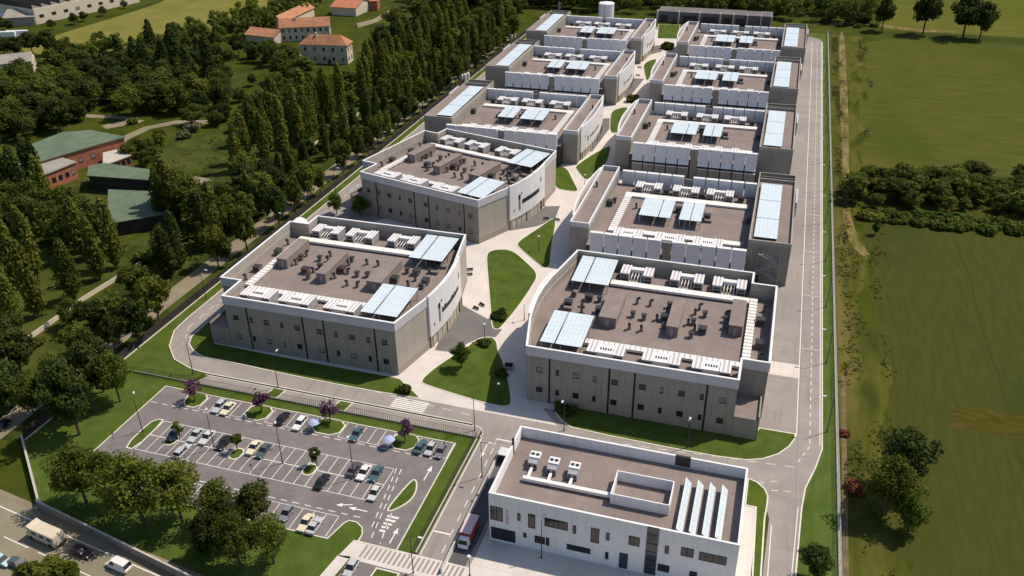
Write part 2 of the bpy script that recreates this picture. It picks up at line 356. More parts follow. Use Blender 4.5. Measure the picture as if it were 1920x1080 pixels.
# weedy strip outside the perimeter fence, dirt track
vg = [(22, 40)] + [(30.5 + 2.4 * math.sin(y * .11) + 1.6 * math.sin(y * .037 + 2) + .022 * max(0, y - 240) + rnd.uniform(-.7, .7), y) for y in range(40, 524, 3)] + [(22, 524)]
sheet('verge', vg, .03, M['weed'])
sheet('dirt_track', chaikin(gps([(1572, 60), (1584, 60), (1592, 240), (1592, 390), (1600, 420), (1612, 455), (1634, 478), (1622, 484), (1596, 462), (1582, 425), (1580, 390), (1576, 240)]), 2), .05, M['dirt'])
sheet('dirt_track', gps([(1520, 46), (1640, 48), (1720, 60), (1790, 62), (1790, 58), (1720, 55), (1640, 43), (1520, 42)]), .05, M['dirt'])
sheet('dirt_track', gps([(1577, 700), (1585, 700), (1592, 1100), (1580, 1100)]), .05, mat('brown_soil', (.12, .085, .045), 1, (.19, .14, .08), .4, 6))
# country lane by the poplars, its grass and the highway
LX0, LX1 = -154.4, -148.6
sheet('country_lane', [(LX0, 96), (LX1, 100), (LX1, 480), (LX0, 480)], .03, M['lane'])
sheet('grass_strip', [(-171, 100), (LX0 - .3, 110), (LX0 - .3, 480), (-171, 480)], .02, M['glade'])
sheet('grass_strip', [(LX1 + .2, 106), (-143.9, 106), (-143.9, 500), (LX1 + .2, 500)], .02, M['glade'])
sheet('meadow', [(-240, 110), (-216, 110), (-216, 250), (-240, 230)], .02, M['glade'])
sheet('meadow', [(-215, 105), (-174, 105), (-174, 480), (-215, 300)], .02, M['glade'])
HD = (math.cos(math.radians(-8.2)), math.sin(math.radians(-8.2))); HN = (-HD[1], HD[0])
def hw(s, t): return (-125.0 + HD[0] * s + HN[0] * t, 88.5 + HD[1] * s + HN[1] * t)   # s along, t across (0 = solid edge line)
sheet('highway', [hw(-400, -17), hw(300, -17), hw(300, 1.9), hw(-400, 1.9)], .04, M['highway'])
sheet('road_shoulder', [hw(-12, 1.9), hw(120, 1.9), hw(120, 3.6), hw(-12, 3.3)], .035, M['lane'])
sheet('road_junction', [(LX0 - 1, 102), hw(-48, 1.0), hw(-26, 1.0), hw(-18, 6), (LX1 + 1.0, 104)], .045, M['lane'])
bm_ = MB(); bm_.poly([(*hw(-300, -.12), .06), (*hw(200, -.12), .06), (*hw(200, .12), .06), (*hw(-300, .12), .06)])
for k in range(-30, 40):
    s0 = k * 9.0; bm_.poly([(*hw(s0, -5.2), .06), (*hw(s0 + 6.5, -5.2), .06), (*hw(s0 + 6.5, -5.0), .06), (*hw(s0, -5.0), .06)])
tag(bm_.build('road_marking', M['line']), kind='structure')
# inner site: asphalt, paving, lawns
SITE = [(-140.4, 160.0), (-139.9, 153.5), (-136.6, 147.0), (-131.7, 142.3), (-125.6, 140.0), (-121.0, 139.4), (-53.9, 139.2), (-50.6, 138.0), (-50.6, 80), (-40.0, 80), (-40.0, 131),
        (3.9, 131), (5.4, 134.6), (8.0, 132.5), (9.0, 128.5), (8.6, 114), (8.2, 60), (13.2, 60), (13.9, 115), (14.6, 133), (15.2, 139), (17.0, 145.5), (18.3, 152), (18.3, 505), (16.0, 512), (10, 516), (-128, 520), (-136, 514), (-140.4, 500)]
sheet('asphalt', SITE, .04, M['asphalt'])
tag(MB().wallrun([(-140.4, 500)] + SITE[:7], .25, 0, .15).build('kerb', M['kerb']), kind='structure')
tag(MB().wallrun([(13.2, 60), (13.9, 115), (14.6, 133), (15.2, 139), (17.0, 145.5), (18.3, 152), (18.3, 505), (16, 512), (10, 516)], -.28, 0, .15).build('kerb', M['kerb']), kind='structure')
# grass inside the fences
sheet('lawn', [(-143.4, 135.4), (-122, 135.4), (-121.3, 139.2), (-125.6, 139.8), (-131.7, 142.1), (-136.8, 146.8), (-140.2, 153.5), (-140.65, 160), (-140.65, 500), (-136.2, 514.2), (-128, 520.2), (-128, 526), (-143.4, 526)], .03, M['lawn'])
sheet('lawn', [(18.6, 505), (18.6, 152), (17.2, 145.3), (15.4, 138.8), (14.85, 133), (14.1, 115), (13.5, 60), (21.2, 60), (21.2, 526), (-10, 526), (-10, 516.3), (10, 516.3), (16.2, 512.2)], .03, M['verge'])
sheet('lawn', [(13.6, 60), (14.2, 115), (15.0, 133), (17, 143.5), (17.2, 60)], .034, M['lawn'])
sheet('lawn', [(-143.4, 107.0), (-125.2, 92.0), (-62.2, 82.8), (-62.2, 101), (-51.4, 101.4), (-51.2, 134.8), (-143.4, 134.8)], .03, M['lawn'])
sheet('pavement', [(-121.5, 135.3), (-51.2, 135.3), (-51.0, 138.8), (-119.5, 138.8)], .05, M['asphalt'])
for x in (-101.0, -84.0):                                        # small planted beds between the bays
    raised('planting_bed', [(x - 1.4, 135.6), (x + 1.4, 135.6), (x + 1.9, 138.6), (x - .9, 138.6)])
# car park
CP = [(-126.5, 106.3), (-119.0, 106.3), (-119.0, 100.3), (-68.1, 100.3), (-67.0, 104.6), (-66.3, 105.6), (-64.7, 105.6), (-63.0, 104.6), (-62.2, 103.0), (-62.2, 101.2), (-54.8, 101.2), (-55.0, 132.0), (-79.6, 132.0), (-114.0, 132.0), (-126.5, 132.2)]
sheet('parking_lot', CP, .055, M['carpark'])
tag(MB().wallrun(ccw(CP)[::-1], .22, 0, .13, closed=True).build('kerb', M['kerb']), kind='structure')
raised('planting_bed', chaikin([(-118.5, 127.3), (-114.7, 127.2), (-114.6, 132.1), (-119.5, 132.1)], 1))
raised('planting_bed', chaikin([(-103.2, 132.1), (-103.0, 127.2), (-98.0, 127.2), (-97.8, 132.1)], 1))
raised('planting_bed', chaikin([(-86.6, 132.1), (-86.4, 127.2), (-80.2, 127.2), (-80.0, 132.1)], 1))
raised('planting_bed', chaikin([(-68.0, 132.1), (-67.8, 127.2), (-62.9, 127.2), (-62.7, 132.1)], 1))
raised('planting_bed', chaikin([(-121.2, 111.4), (-119.0, 111.4), (-119.0, 121.2), (-120.4, 121.2), (-121.4, 119.4)], 1))
for x in (-113.2, -97.4, -80.4): raised('planting_bed', chaikin(rect(x - 1.1, x + 1.1, 114.6, 117.6), 1))
raised('planting_bed', chaikin([(-60.6, 110.0), (-59.6, 110.2), (-57.6, 113.0), (-57.2, 116.0), (-58.3, 119.0), (-59.2, 119.3)], 2))
b = MB(); z = .075
def ln(x0, y0, x1, y1, wd=.12):
    d = math.hypot(x1 - x0, y1 - y0); nx, ny = -(y1 - y0) / d * wd, (x1 - x0) / d * wd
    b.poly([(x0 - nx, y0 - ny, z), (x1 - nx, y1 - ny, z), (x1 + nx, y1 + ny, z), (x0 + nx, y0 + ny, z)])
def dash(x0, y0, x1, y1, on, off, wd=.09):
    d = math.hypot(x1 - x0, y1 - y0); t = 0
    while t < d:
        u = min(t + on, d); ln(x0 + (x1 - x0) * t / d, y0 + (y1 - y0) * t / d, x0 + (x1 - x0) * u / d, y0 + (y1 - y0) * u / d, wd); t += on + off
for i in range(23):
    x = -118.8 + i * 2.49; ln(x, 111.5, x, 121.1, .07)
ln(-118.8, 116.3, -64.0, 116.3, .1); ln(-118.8, 121.15, -64.0, 121.15, .07); ln(-118.8, 111.4, -64.0, 111.4, .07)
for x0, x1 in ((-114.2, -103.4), (-97.4, -86.9), (-79.7, -68.3), (-62.4, -55.1)):
    n = round((x1 - x0) / 2.49)
    for i in range(n + 1): x = x0 + (x1 - x0) * i / n; ln(x, 127.1, x, 131.8, .07)
    ln(x0, 127.0, x1, 127.0, .06)
for i in range(21): x = -118.6 + i * 2.5; ln(x, 100.5, x, 105.9, .07)
ln(-118.6, 105.9, -68.6, 105.9, .06)
dash(-126, 126.3, -57, 126.3, 1.6, 1.1); dash(-118, 106.8, -64, 106.8, 1.4, 1.2); dash(-63.6, 121.5, -61.3, 104.2, 1.5, 1.0); dash(-62.6, 121.5, -60.2, 101.6, 1.5, 1.0)
dash(-59.4, 109.5, -58.2, 101.8, 1.5, 1.0)
def arrow(x, y, ang, L=4.0):
    c_, s_ = math.cos(ang), math.sin(ang)
    f = lambda a, q: (x + c_ * a - s_ * q, y + s_ * a + c_ * q, z)
    b.poly([f(-L / 2, -.12), f(L / 8, -.12), f(L / 8, .12), f(-L / 2, .12)]); b.poly([f(L / 8, -.5), f(L / 2, 0), f(L / 8, .5)])
arrow(-57.0, 122.0, math.pi / 2, 4.6); arrow(-66.0, 108.6, math.pi, 4.0); arrow(-69.0, 109.0, math.pi * 1.1, 3.2); arrow(-56.6, 104.4, math.pi / 2, 4.0)
for i in range(5):
    y0 = 104.6 + i * .95; w0 = 1.0 + .25 * i; b.poly([(-59.6 - w0 * .1, y0, z), (-59.6 + w0, y0, z), (-59.6 + w0 + .1, y0 + .5, z), (-59.6 - w0 * .15, y0 + .5, z)])
tag(b.build('road_marking', M['line']), kind='structure')
# ring road lines, perimeter road lines, entrance road
b = MB(); z = .06
ln(-121, 139.55, -54, 139.35, .1); ln(-120.5, 138.9, -54.2, 138.7, .08)
dash(-132, 148.4, -54, 142.0, 2.2, 2.2, .08); dash(-137.2, 156, -137.2, 500, 2.2, 2.4, .08); dash(-137.2, 156, -134.2, 150.2, 1.8, 1.6, .08)
dash(-136.4, 162, -136.4, 500, 1.6, 3.4, .06)
ln(13.3, 155, 13.3, 505, .1); dash(16.0, 153, 16.0, 505, 1.6, 1.5, .08); ln(18.0, 153, 18.0, 505, .09)
dash(16, 152, 13.6, 146.0, 1.2, 1.2, .08); dash(13.0, 144.6, -30, 141.2, 1.8, 1.8, .08); dash(9, 136.4, 13.4, 137.2, 1.4, 1.0, .08); dash(4, 136.6, 10, 139.4, 1.4, 1.2, .07)
for k in range(12): ln(13.4, 190 + k * 27.0, 18.0, 190 + k * 27.0, .07)
ln(9.3, 60, 9.5, 127, .08); ln(12.7, 60, 13.4, 115, .08); ln(13.4, 115, 14.1, 133, .08)
ln(-50.2, 101.5, -50.2, 135.5, .09); dash(-46.6, 103, -46.8, 134, 2.0, 2.0, .08); ln(-47.2, 136.0, -42, 136.0, .18); ln(-50.0, 107.6, -46.6, 107.6, .2)
dash(-47.0, 134, -47.0, 136, .8, .6, .1)
arrow(-48.4, 131.5, -math.pi / 2, 4.5)
for i in range(6): ln(-73.5, 140.2 + i * .66, -65.4, 140.05 + i * .66, .2)      # zebra by the plaza
for a in np.linspace(-.4, math.pi * .75, 9)[:-1]:
    a2 = a + .28; ln(-52.8 + 2.3 * math.cos(a), 136.6 + 2.3 * math.sin(a), -52.8 + 2.3 * math.cos(a2), 136.6 + 2.3 * math.sin(a2), .1)
tag(b.build('road_marking', M['line']), kind='structure')
# zebra causeway to the office
sheet('pavement', [(-64.2, 97.0), (-41.0, 96.6), (-40.8, 101.2), (-62.2, 101.35), (-63.2, 101.3)], .07, M['pave'])
sheet('pavement', [(-66.4, 84), (-64.0, 84), (-61.9, 97.5), (-64.3, 97.2)], .07, M['pave'])
b = MB(); z = .085
for i in range(21):
    x = -60.6 + i * .93; b.poly([(x, 97.8, z), (x + .42, 97.8, z), (x + .62, 100.8, z), (x + .2, 100.8, z)])
tag(b.build('road_marking', M['asphalt']), kind='structure')
sheet('road', [(-62.5, 80), (-51, 80), (-51, 96.8), (-61.9, 97.0)], .055, M['carpark'])
raised('planting_bed', [(-57.0, 88), (-52.2, 88), (-52.2, 96.2), (-56.2, 96.2)])
# plaza
sheet('plaza', [(-80, 144.4), (-36, 143.9), (-38.0, 146), (-42, 150.8), (-44, 152), (-44, 512), (-80, 512), (-80, 290), (-92, 270), (-120, 225), (-110, 210), (-80, 208)], .055, M['pave'])
sheet('pavement', [(-126.8, 150.4), (-75.5, 150.4), (-75.5, 152.6), (-126.8, 152.6)], .06, M['pave'])
sheet('pavement', [(-42.5, 149.2), (-.2, 149.2), (-.2, 151.5), (-44.8, 151.5)], .06, M['pave'])
for r_ in ((5.9, 13.2, 176.5, 182.2),): sheet('pavement', rect(*r_), .055, M['pave'])
LAWNS = [
 [(736, 708), (750, 712), (757, 719), (764, 727), (775, 735), (786, 746.5), (700, 733), (600, 714), (520, 698), (440, 680), (383, 669), (370, 662), (362, 655), (356, 645), (360, 632), (395, 600), (400, 640), (403, 645), (560, 676)],
 [(893, 638), (907, 633.5), (923, 633), (931, 642), (932, 657), (941.7, 677), (948, 698), (955, 728), (958, 750), (956, 760), (943, 762.5), (908, 755), (850, 738), (795, 720), (791, 716), (796, 708), (813, 693), (843, 672), (872, 655)],
 [(913, 478), (920, 471), (937, 468), (953, 469), (967, 475), (987, 493), (1002, 507), (1006, 517), (1003, 528), (970, 577), (938, 615), (932, 618), (923, 614), (919, 560), (914, 500)],
 [(1037, 409), (1042, 416), (1037, 442), (1032.5, 467), (1031, 498), (1024, 503), (1017, 501), (1003, 490), (973, 464), (970, 458), (977, 450), (1012, 427)],
 [(1036, 312.6), (1061.5, 312.6), (1075, 341), (1083, 355), (1082, 359), (1069, 358.5), (1038, 353)],
 [(1078, 312.6), (1113, 289), (1135.5, 277), (1145, 273), (1143, 286), (1137, 306.7), (1119, 320), (1106, 335), (1098.5, 337), (1091, 331), (1082, 318.5)],
 [(1147, 209), (1161.5, 203), (1180, 201), (1174, 217), (1163, 240), (1158, 249), (1144, 250), (1144, 225)],
 [(1206, 121), (1218.5, 113.5), (1233, 110), (1222, 132), (1219, 144), (1213, 154), (1209, 138)],
 [(1235, 46), (1274.5, 47), (1272.5, 73), (1233, 72)],
]
raised('lawn', gps(LAWNS[0]))
for p in LAWNS[1:-1]: raised('lawn', chaikin(gps(p), 2))
raised('lawn', gps(LAWNS[-1]))
raised('lawn', gps([(1042, 757.5), (1043, 775), (1055, 789), (1072, 801), (1150, 818), (1250, 838), (1340, 854.5), (1399, 862), (1429, 860), (1458, 851), (1478, 837), (1488, 824), (1490, 815), (1424.5, 804), (1412, 822), (1363, 811), (1062, 760)]))
raised('lawn', gps([(1404, 899), (1418, 905), (1432, 917), (1438, 930), (1437, 945), (1432, 973), (1424, 1090), (1412, 1090), (1419, 951), (1399, 947)]))
sheet('pavement', [(4.0, 100), (6.5, 100), (6.8, 130.6), (4.2, 130.6)], .07, M['pave'])
for p in ([(868, 573), (921, 602), (923, 615), (941.7, 618), (930, 632), (893, 637), (842, 660), (815, 657), (838, 610)],
          [(1023, 387), (1050, 386.7), (1040, 412), (1005, 425), (956, 433), (990, 410)],
          [(1092, 282), (1110, 285), (1144, 240), (1150, 222), (1132, 222), (1110, 258)],
          [(1157, 182), (1180, 183), (1208, 148), (1190, 147), (1170, 165)],
          [(1205, 106), (1241, 97), (1241, 85), (1230, 85), (1215, 95)]):
    sheet('ramp_paving', gps(p), .07, M['ramp'])
# forecourt of the office and truck ramp
sheet('pavement', [(-41.5, 94), (-40.0, 94), (6.0, 86), (6.0, 109), (-39.0, 109), (-39.4, 128), (-40.6, 128), (-40.6, 104)], .06, M['pave'])
sheet('ramp_paving', [(-45.0, 97.5), (-41.6, 97.5), (-40.9, 131), (-45.0, 131)], .068, mat('shaded_ramp_asphalt', (.085, .08, .085), .9, (.115, .108, .112), .3, 5))  # darker asphalt, with the ramp's shade also put into its colour
raised('lawn', chaikin([(-42.0, 86), (-39.6, 94.2), (-36.5, 99.4), (-33.5, 101.2), (-29, 101.4), (-16, 97.4), (-16, 86)], 1))
sheet('pavement', [(-36.5, 88), (-33.5, 95.5), (-27, 97.6), (-14, 95.4), (-14, 86)], .14, M['pave'])
# lawns and paths on the far side of the poplars
for p in ([(313, 252), (430, 250), (500, 255), (492, 300), (460, 330), (380, 342), (300, 332), (296, 290)], [(0, 498), (40, 520), (75, 580), (50, 620), (0, 640)], [(420, 140), (470, 128), (490, 138), (450, 158), (418, 160)],
          [(196, 222), (270, 218), (265, 234), (200, 238)], [(690, 30), (740, 15), (760, 30), (720, 60)]):
    sheet('meadow', gps(p), .03, M['glade'])
for p in ([(200, 242), (262, 230), (272, 226), (250, 224), (262, 220), (160, 214), (160, 220), (240, 224), (190, 236)], [(212, 290), (240, 262), (282, 242), (330, 233), (390, 232), (390, 225), (330, 226), (270, 238), (232, 255), (200, 284)],
          [(668, 44), (700, 36), (742, 12), (752, 14), (706, 42), (672, 52)], [(530, 118), (560, 100), (575, 108), (552, 128)], [(305, 360), (360, 330), (400, 336), (385, 350), (330, 372)]):
    sheet('path', gps(p), .04, M['lane'])

# ------------------------------------------------------------------ data halls
def inset(p, d):
    """counter-clockwise outline moved inwards by d"""
    k = len(p); nor = []
    for i in range(k):
        a, c_ = p[i], p[(i + 1) % k]; q = math.hypot(c_[0] - a[0], c_[1] - a[1]); nor.append((-(c_[1] - a[1]) / q, (c_[0] - a[0]) / q))
    o = []
    for i in range(k):
        n1, n2 = nor[i - 1], nor[i]; q = (n1[0] + n2[0], n1[1] + n2[1]); dd = max(q[0] * n1[0] + q[1] * n1[1], .3)
        o.append((p[i][0] + q[0] * d / dd, p[i][1] + q[1] * d / dd))
    return o
class Frame:
    """a building's own axes: u away from the plaza, v away from the camera"""
    def __init__(s, x, y, mir, rz): s.x, s.y, s.mir, s.rz = x, y, mir, rz
    def w(s, u, v):
        a = u * s.mir; c_, n_ = math.cos(s.rz), math.sin(s.rz)
        return (s.x + a * c_ - v * n_, s.y + a * n_ + v * c_)
_mesh = {}
def shared(key, fn):
    if key not in _mesh: _mesh[key] = fn()
    return _mesh[key]

wr = random.Random(77)
def window_meshes(w_, h_):
    def fr():
        b = MB(); t = .09
        b.box(-w_ / 2, w_ / 2, -.06, .0, -h_ / 2, -h_ / 2 + t); b.box(-w_ / 2, w_ / 2, -.06, .0, h_ / 2 - t, h_ / 2)
        b.box(-w_ / 2, -w_ / 2 + t, -.06, .0, -h_ / 2 + t, h_ / 2 - t); b.box(w_ / 2 - t, w_ / 2, -.06, .0, -h_ / 2 + t, h_ / 2 - t)
        b.box(-w_ / 2 - .06, w_ / 2 + .06, -.14, -.062, -h_ / 2 - .07, -h_ / 2 - .005)
        return b.mesh('window', M['black'])
    def pn(): return MB().box(-w_ / 2 + .09, w_ / 2 - .09, -.03, -.012, -h_ / 2 + .09, h_ / 2 - .09).mesh('pane', M['glass'])
    def bl(): return MB().box(-w_ / 2 + .09, w_ / 2 - .09, -.03, -.012, -h_ / 2 + .09, h_ / 2 - .09).mesh('pane', M['blind'])
    return shared(('wf', w_, h_), fr), (shared(('wp', w_, h_), pn) if wr.random() > .24 else shared(('wb', w_, h_), bl))
def add_window(parent, x, y, zc, w_, h_, rz=0):
    a, p_ = window_meshes(w_, h_); o = link('window', a, parent, (x, y, zc), rz); link('pane', p_, o); return o
def vent_mesh(k):
    def f():
        b = MB()
        if k == 0: b.box(-.45, .45, -.45, .45, 0, 1.3); b.box(-.62, .62, -.62, .62, 1.3, 1.5, 1)
        elif k == 1: b.box(-.3, .3, -.3, .3, 0, 1.5); b.tube((0, 0, 1.5), (0, -.7, 1.75), .3, .34, 8, 1)
        elif k == 2: b.box(-.95, .95, -.8, .8, .2, 1.5); b.box(-1.05, 1.05, -.9, .9, 1.5, 1.62, 1); b.box(-.8, .8, -.83, -.8, .5, 1.2, 1)
        else: b.box(-1.3, 1.3, -.55, .55, .15, .8); b.box(-1.3, -.7, -.5, .5, .8, 1.35, 1)
        for sx in (-.3, .3): b.box(sx - .06, sx + .06, -.25, .25, 0, .2, 1)
        return b.mesh('vent', [M['vent'], M['dark']])
    return shared(('vent', k), f)

def slat_top(b, x0, x1, y0, y1, z, n, m0, m1):
    """alternating white and grey strips on a cabinet's lid"""
    for i in range(n):
        a, c_ = x0 + (x1 - x0) * i / n, x0 + (x1 - x0) * (i + 1) / n
        b.box(a, c_, y0, y1, z, z + (.12 if i % 2 == 0 else .05), m0 if i % 2 == 0 else m1)
def chiller_proto(kind):
    """two cabinets with slatted lids joined by a white bridge duct"""
    W_, D_ = 8.0, 4.6
    r = thing('rooftop_chiller', 'x', 'chiller')
    for sx in (-1, 1):
        b = MB(); x0, x1 = (sx * W_ / 2 - 2.2, sx * W_ / 2) if sx > 0 else (sx * W_ / 2, sx * W_ / 2 + 2.2)
        b.box(x0, x1, -D_ / 2, D_ / 2, .25, 2.5, 0)
        b.box(x0 + .2, x1 - .2, -D_ / 2 - .04, -D_ / 2, .5, 1.2, 3); b.box(x0 + .2, x1 - .2, -D_ / 2 - .04, -D_ / 2, 1.4, 2.1, 3)
        for q in range(3): b.box(x0 + .1, x0 + .3, -D_ / 2 + .4 + q * 1.8, -D_ / 2 + .7 + q * 1.8, 0, .25, 3); b.box(x1 - .3, x1 - .1, -D_ / 2 + .4 + q * 1.8, -D_ / 2 + .7 + q * 1.8, 0, .25, 3)
        slat_top(b, x0 - .05, x1 + .05, -D_ / 2 - .05, D_ / 2 + .05, 2.5, 5, 1, 2)
        b.build('cabinet', [M['unitgrey'], M['cap'], M['slatgrey'], M['dark']], r)
    b = MB()
    y0, y1 = (.6, 2.1) if kind == 0 else (-1.9, 1.6)
    b.box(-W_ / 2 + 2.25, W_ / 2 - 2.25, y0, y1, 1.5, 2.35, 0)
    if kind == 1:
        for q in range(5): b.box(-1.35 + q * .56, -1.05 + q * .56, -.6, .1, 2.35, 2.5 - .05 * (q % 2), 1)
    b.build('bridge_duct', [M['cap'], M['dark']], r)
    b = MB()
    for q in range(4):
        x = -1.2 + q * .8; b.tube((x, -D_ / 2 + .1, .3), (x, -D_ / 2 + .1, 1.3), .11); b.tube((x, -D_ / 2 + .1, 1.25), (x, .9, 1.55), .11)
    b.box(-1.7, 1.7, -D_ / 2 - .2, -D_ / 2 + .4, .1, .3)
    b.build('pipework', M['duct'], r)
    return r
def canopy_proto(wx, dy, name_label, split=.36, hgt=2.5, sections=1):
    """sloping solar panels on a post frame; wx wide, dy deep"""
    r = thing('solar_canopy', name_label, 'solar canopy')
    zz = lambda y: hgt + (y + dy / 2) / dy * .55
    def panel(x0, x1, y0, y1):
        b = MB()
        b.poly([(x0, y0, zz(y0) + .1), (x1, y0, zz(y0) + .1), (x1, y1, zz(y1) + .1), (x0, y1, zz(y1) + .1)], 0)
        b.poly([(x0, y0, zz(y0)), (x0, y1, zz(y1)), (x1, y1, zz(y1)), (x1, y0, zz(y0))], 1)
        for a, c_ in (((x0, y0), (x1, y0)), ((x1, y0), (x1, y1)), ((x1, y1), (x0, y1)), ((x0, y1), (x0, y0))):
            b.poly([(*a, zz(a[1])), (*c_, zz(c_[1])), (*c_, zz(c_[1]) + .1), (*a, zz(a[1]) + .1)], 1)
        b.build('solar_panel', [M['pv'], M['pvd']], r)
    if sections == 1:
        xs = -wx / 2 + wx * split; panel(-wx / 2, xs - .14, -dy / 2, dy / 2); panel(xs + .14, wx / 2, -dy / 2, dy / 2)
    else:
        for k in range(sections): panel(-wx / 2, wx / 2, -dy / 2 + dy * k / sections + .12, -dy / 2 + dy * (k + 1) / sections - .12)
    b = MB(); nx, ny = max(2, round(wx / 4.2)), max(2, round(dy / 4.5))
    for i in range(nx + 1):
        x = -wx / 2 + .25 + (wx - .5) * i / nx
        for j in range(ny + 1):
            y = -dy / 2 + .3 + (dy - .6) * j / ny; b.box(x - .08, x + .08, y - .08, y + .08, 0, zz(y) - .16)
        b.poly([(x - .1, -dy / 2, zz(-dy / 2) - .04), (x - .1, -dy / 2, zz(-dy / 2) - .2), (x - .1, dy / 2, zz(dy / 2) - .2), (x - .1, dy / 2, zz(dy / 2) - .04)])
        b.poly([(x + .1, -dy / 2, zz(-dy / 2) - .04), (x + .1, dy / 2, zz(dy / 2) - .04), (x + .1, dy / 2, zz(dy / 2) - .2), (x + .1, -dy / 2, zz(-dy / 2) - .2)])
        b.poly([(x - .1, -dy / 2, zz(-dy / 2) - .2), (x + .1, -dy / 2, zz(-dy / 2) - .2), (x + .1, dy / 2, zz(dy / 2) - .2), (x - .1, dy / 2, zz(dy / 2) - .2)])
    b.build('post_frame', M['steel'], r)
    return r
CH = [chiller_proto(0), chiller_proto(1)]; CHN = [0, 0]
CAN = {'A': canopy_proto(9.4, 13.0, 'x', .36), 'B1': canopy_proto(9.2, 12.0, 'x', .62, 2.6), 'B2': canopy_proto(6.4, 12.0, 'x', .5, 2.6), 'S': canopy_proto(6.2, 38.0, 'x', .5, .55, 3)}
USED = set()
def put(proto, loc, rz, label, group):
    if id(proto) not in USED:
        USED.add(id(proto)); proto.location = loc; proto.rotation_euler = (0, 0, rz); proto['label'] = label; proto['group'] = group; return proto
    return copy_tree(proto, loc, rz, label, group)

def sign_on(parent, curve, z0, mir, style):
    """mark and lettering on the curved white front: a tall grey bar under a dark square, then a band of text"""
    def at(t):
        k = min(int(t * (len(curve) - 1)), len(curve) - 2); f = t * (len(curve) - 1) - k
        a, c_ = curve[k], curve[k + 1]; return (a[0] + (c_[0] - a[0]) * f, a[1] + (c_[1] - a[1]) * f), math.atan2(c_[1] - a[1], c_[0] - a[0])
    def slab(b, t0, t1, za, zb, m=0, out=.09):
        (x0, y0), a = at(t0); (x1, y1), _ = at(t1); nx, ny = -math.sin(a), math.cos(a)
        b.prism([(x0 + nx * out, y0 + ny * out), (x1 + nx * out, y1 + ny * out), (x1 + nx * .003, y1 + ny * .003), (x0 + nx * .003, y0 + ny * .003)], za, zb, m, bottom=True)
    def one(nm, m, *q):
        b = MB(); t0, t1, za, zb = q; n = max(1, round((t1 - t0) / .04))
        for k in range(n): slab(b, t0 + (t1 - t0) * k / n, t0 + (t1 - t0) * (k + 1) / n, za, zb)
        b.build(nm, M[m], parent, mir)
    def text(t, t_end, za, h):
        b = MB(); rr = random.Random(3)
        while t < t_end: wd = rr.choice((.012, .018, .024)); slab(b, t, t + wd, za, za + rr.choice((h, h, h * 1.35))); t += wd + .010
        b.build('lettering', M['dark'], parent, mir)
    if style in ('long', 'bar'):
        one('emblem', 'black', .22, .265, z0 + 4.1, z0 + 5.7); one('emblem_bar', 'signbar', .225, .262, z0 + .6, z0 + 3.9); one('wall_light', 'black', .29, .31, z0 + 5.6, z0 + 6.1); one('wall_light', 'black', .10, .115, z0 + .9, z0 + 1.6)
        if style == 'bar': one('sign_band', 'black', .31, .76, z0 + 2.3, z0 + 3.6); one('window_slot', 'signbar', .80, .83, z0 + 5.3, z0 + 6.8)
        else: text(.31, .80, z0 + 2.3, 1.1); one('window_slot', 'signbar', .84, .88, z0 + 5.0, z0 + 6.6)
    else:
        one('emblem_bar', 'signbar', .22, .25, z0 + .8, z0 + 2.6); text(.30, .62, z0 + 1.2, .5); one('wall_light', 'black', .14, .15, z0 + 3.0, z0 + 3.7); one('wall_light', 'black', .72, .73, z0 + 3.0, z0 + 3.7)

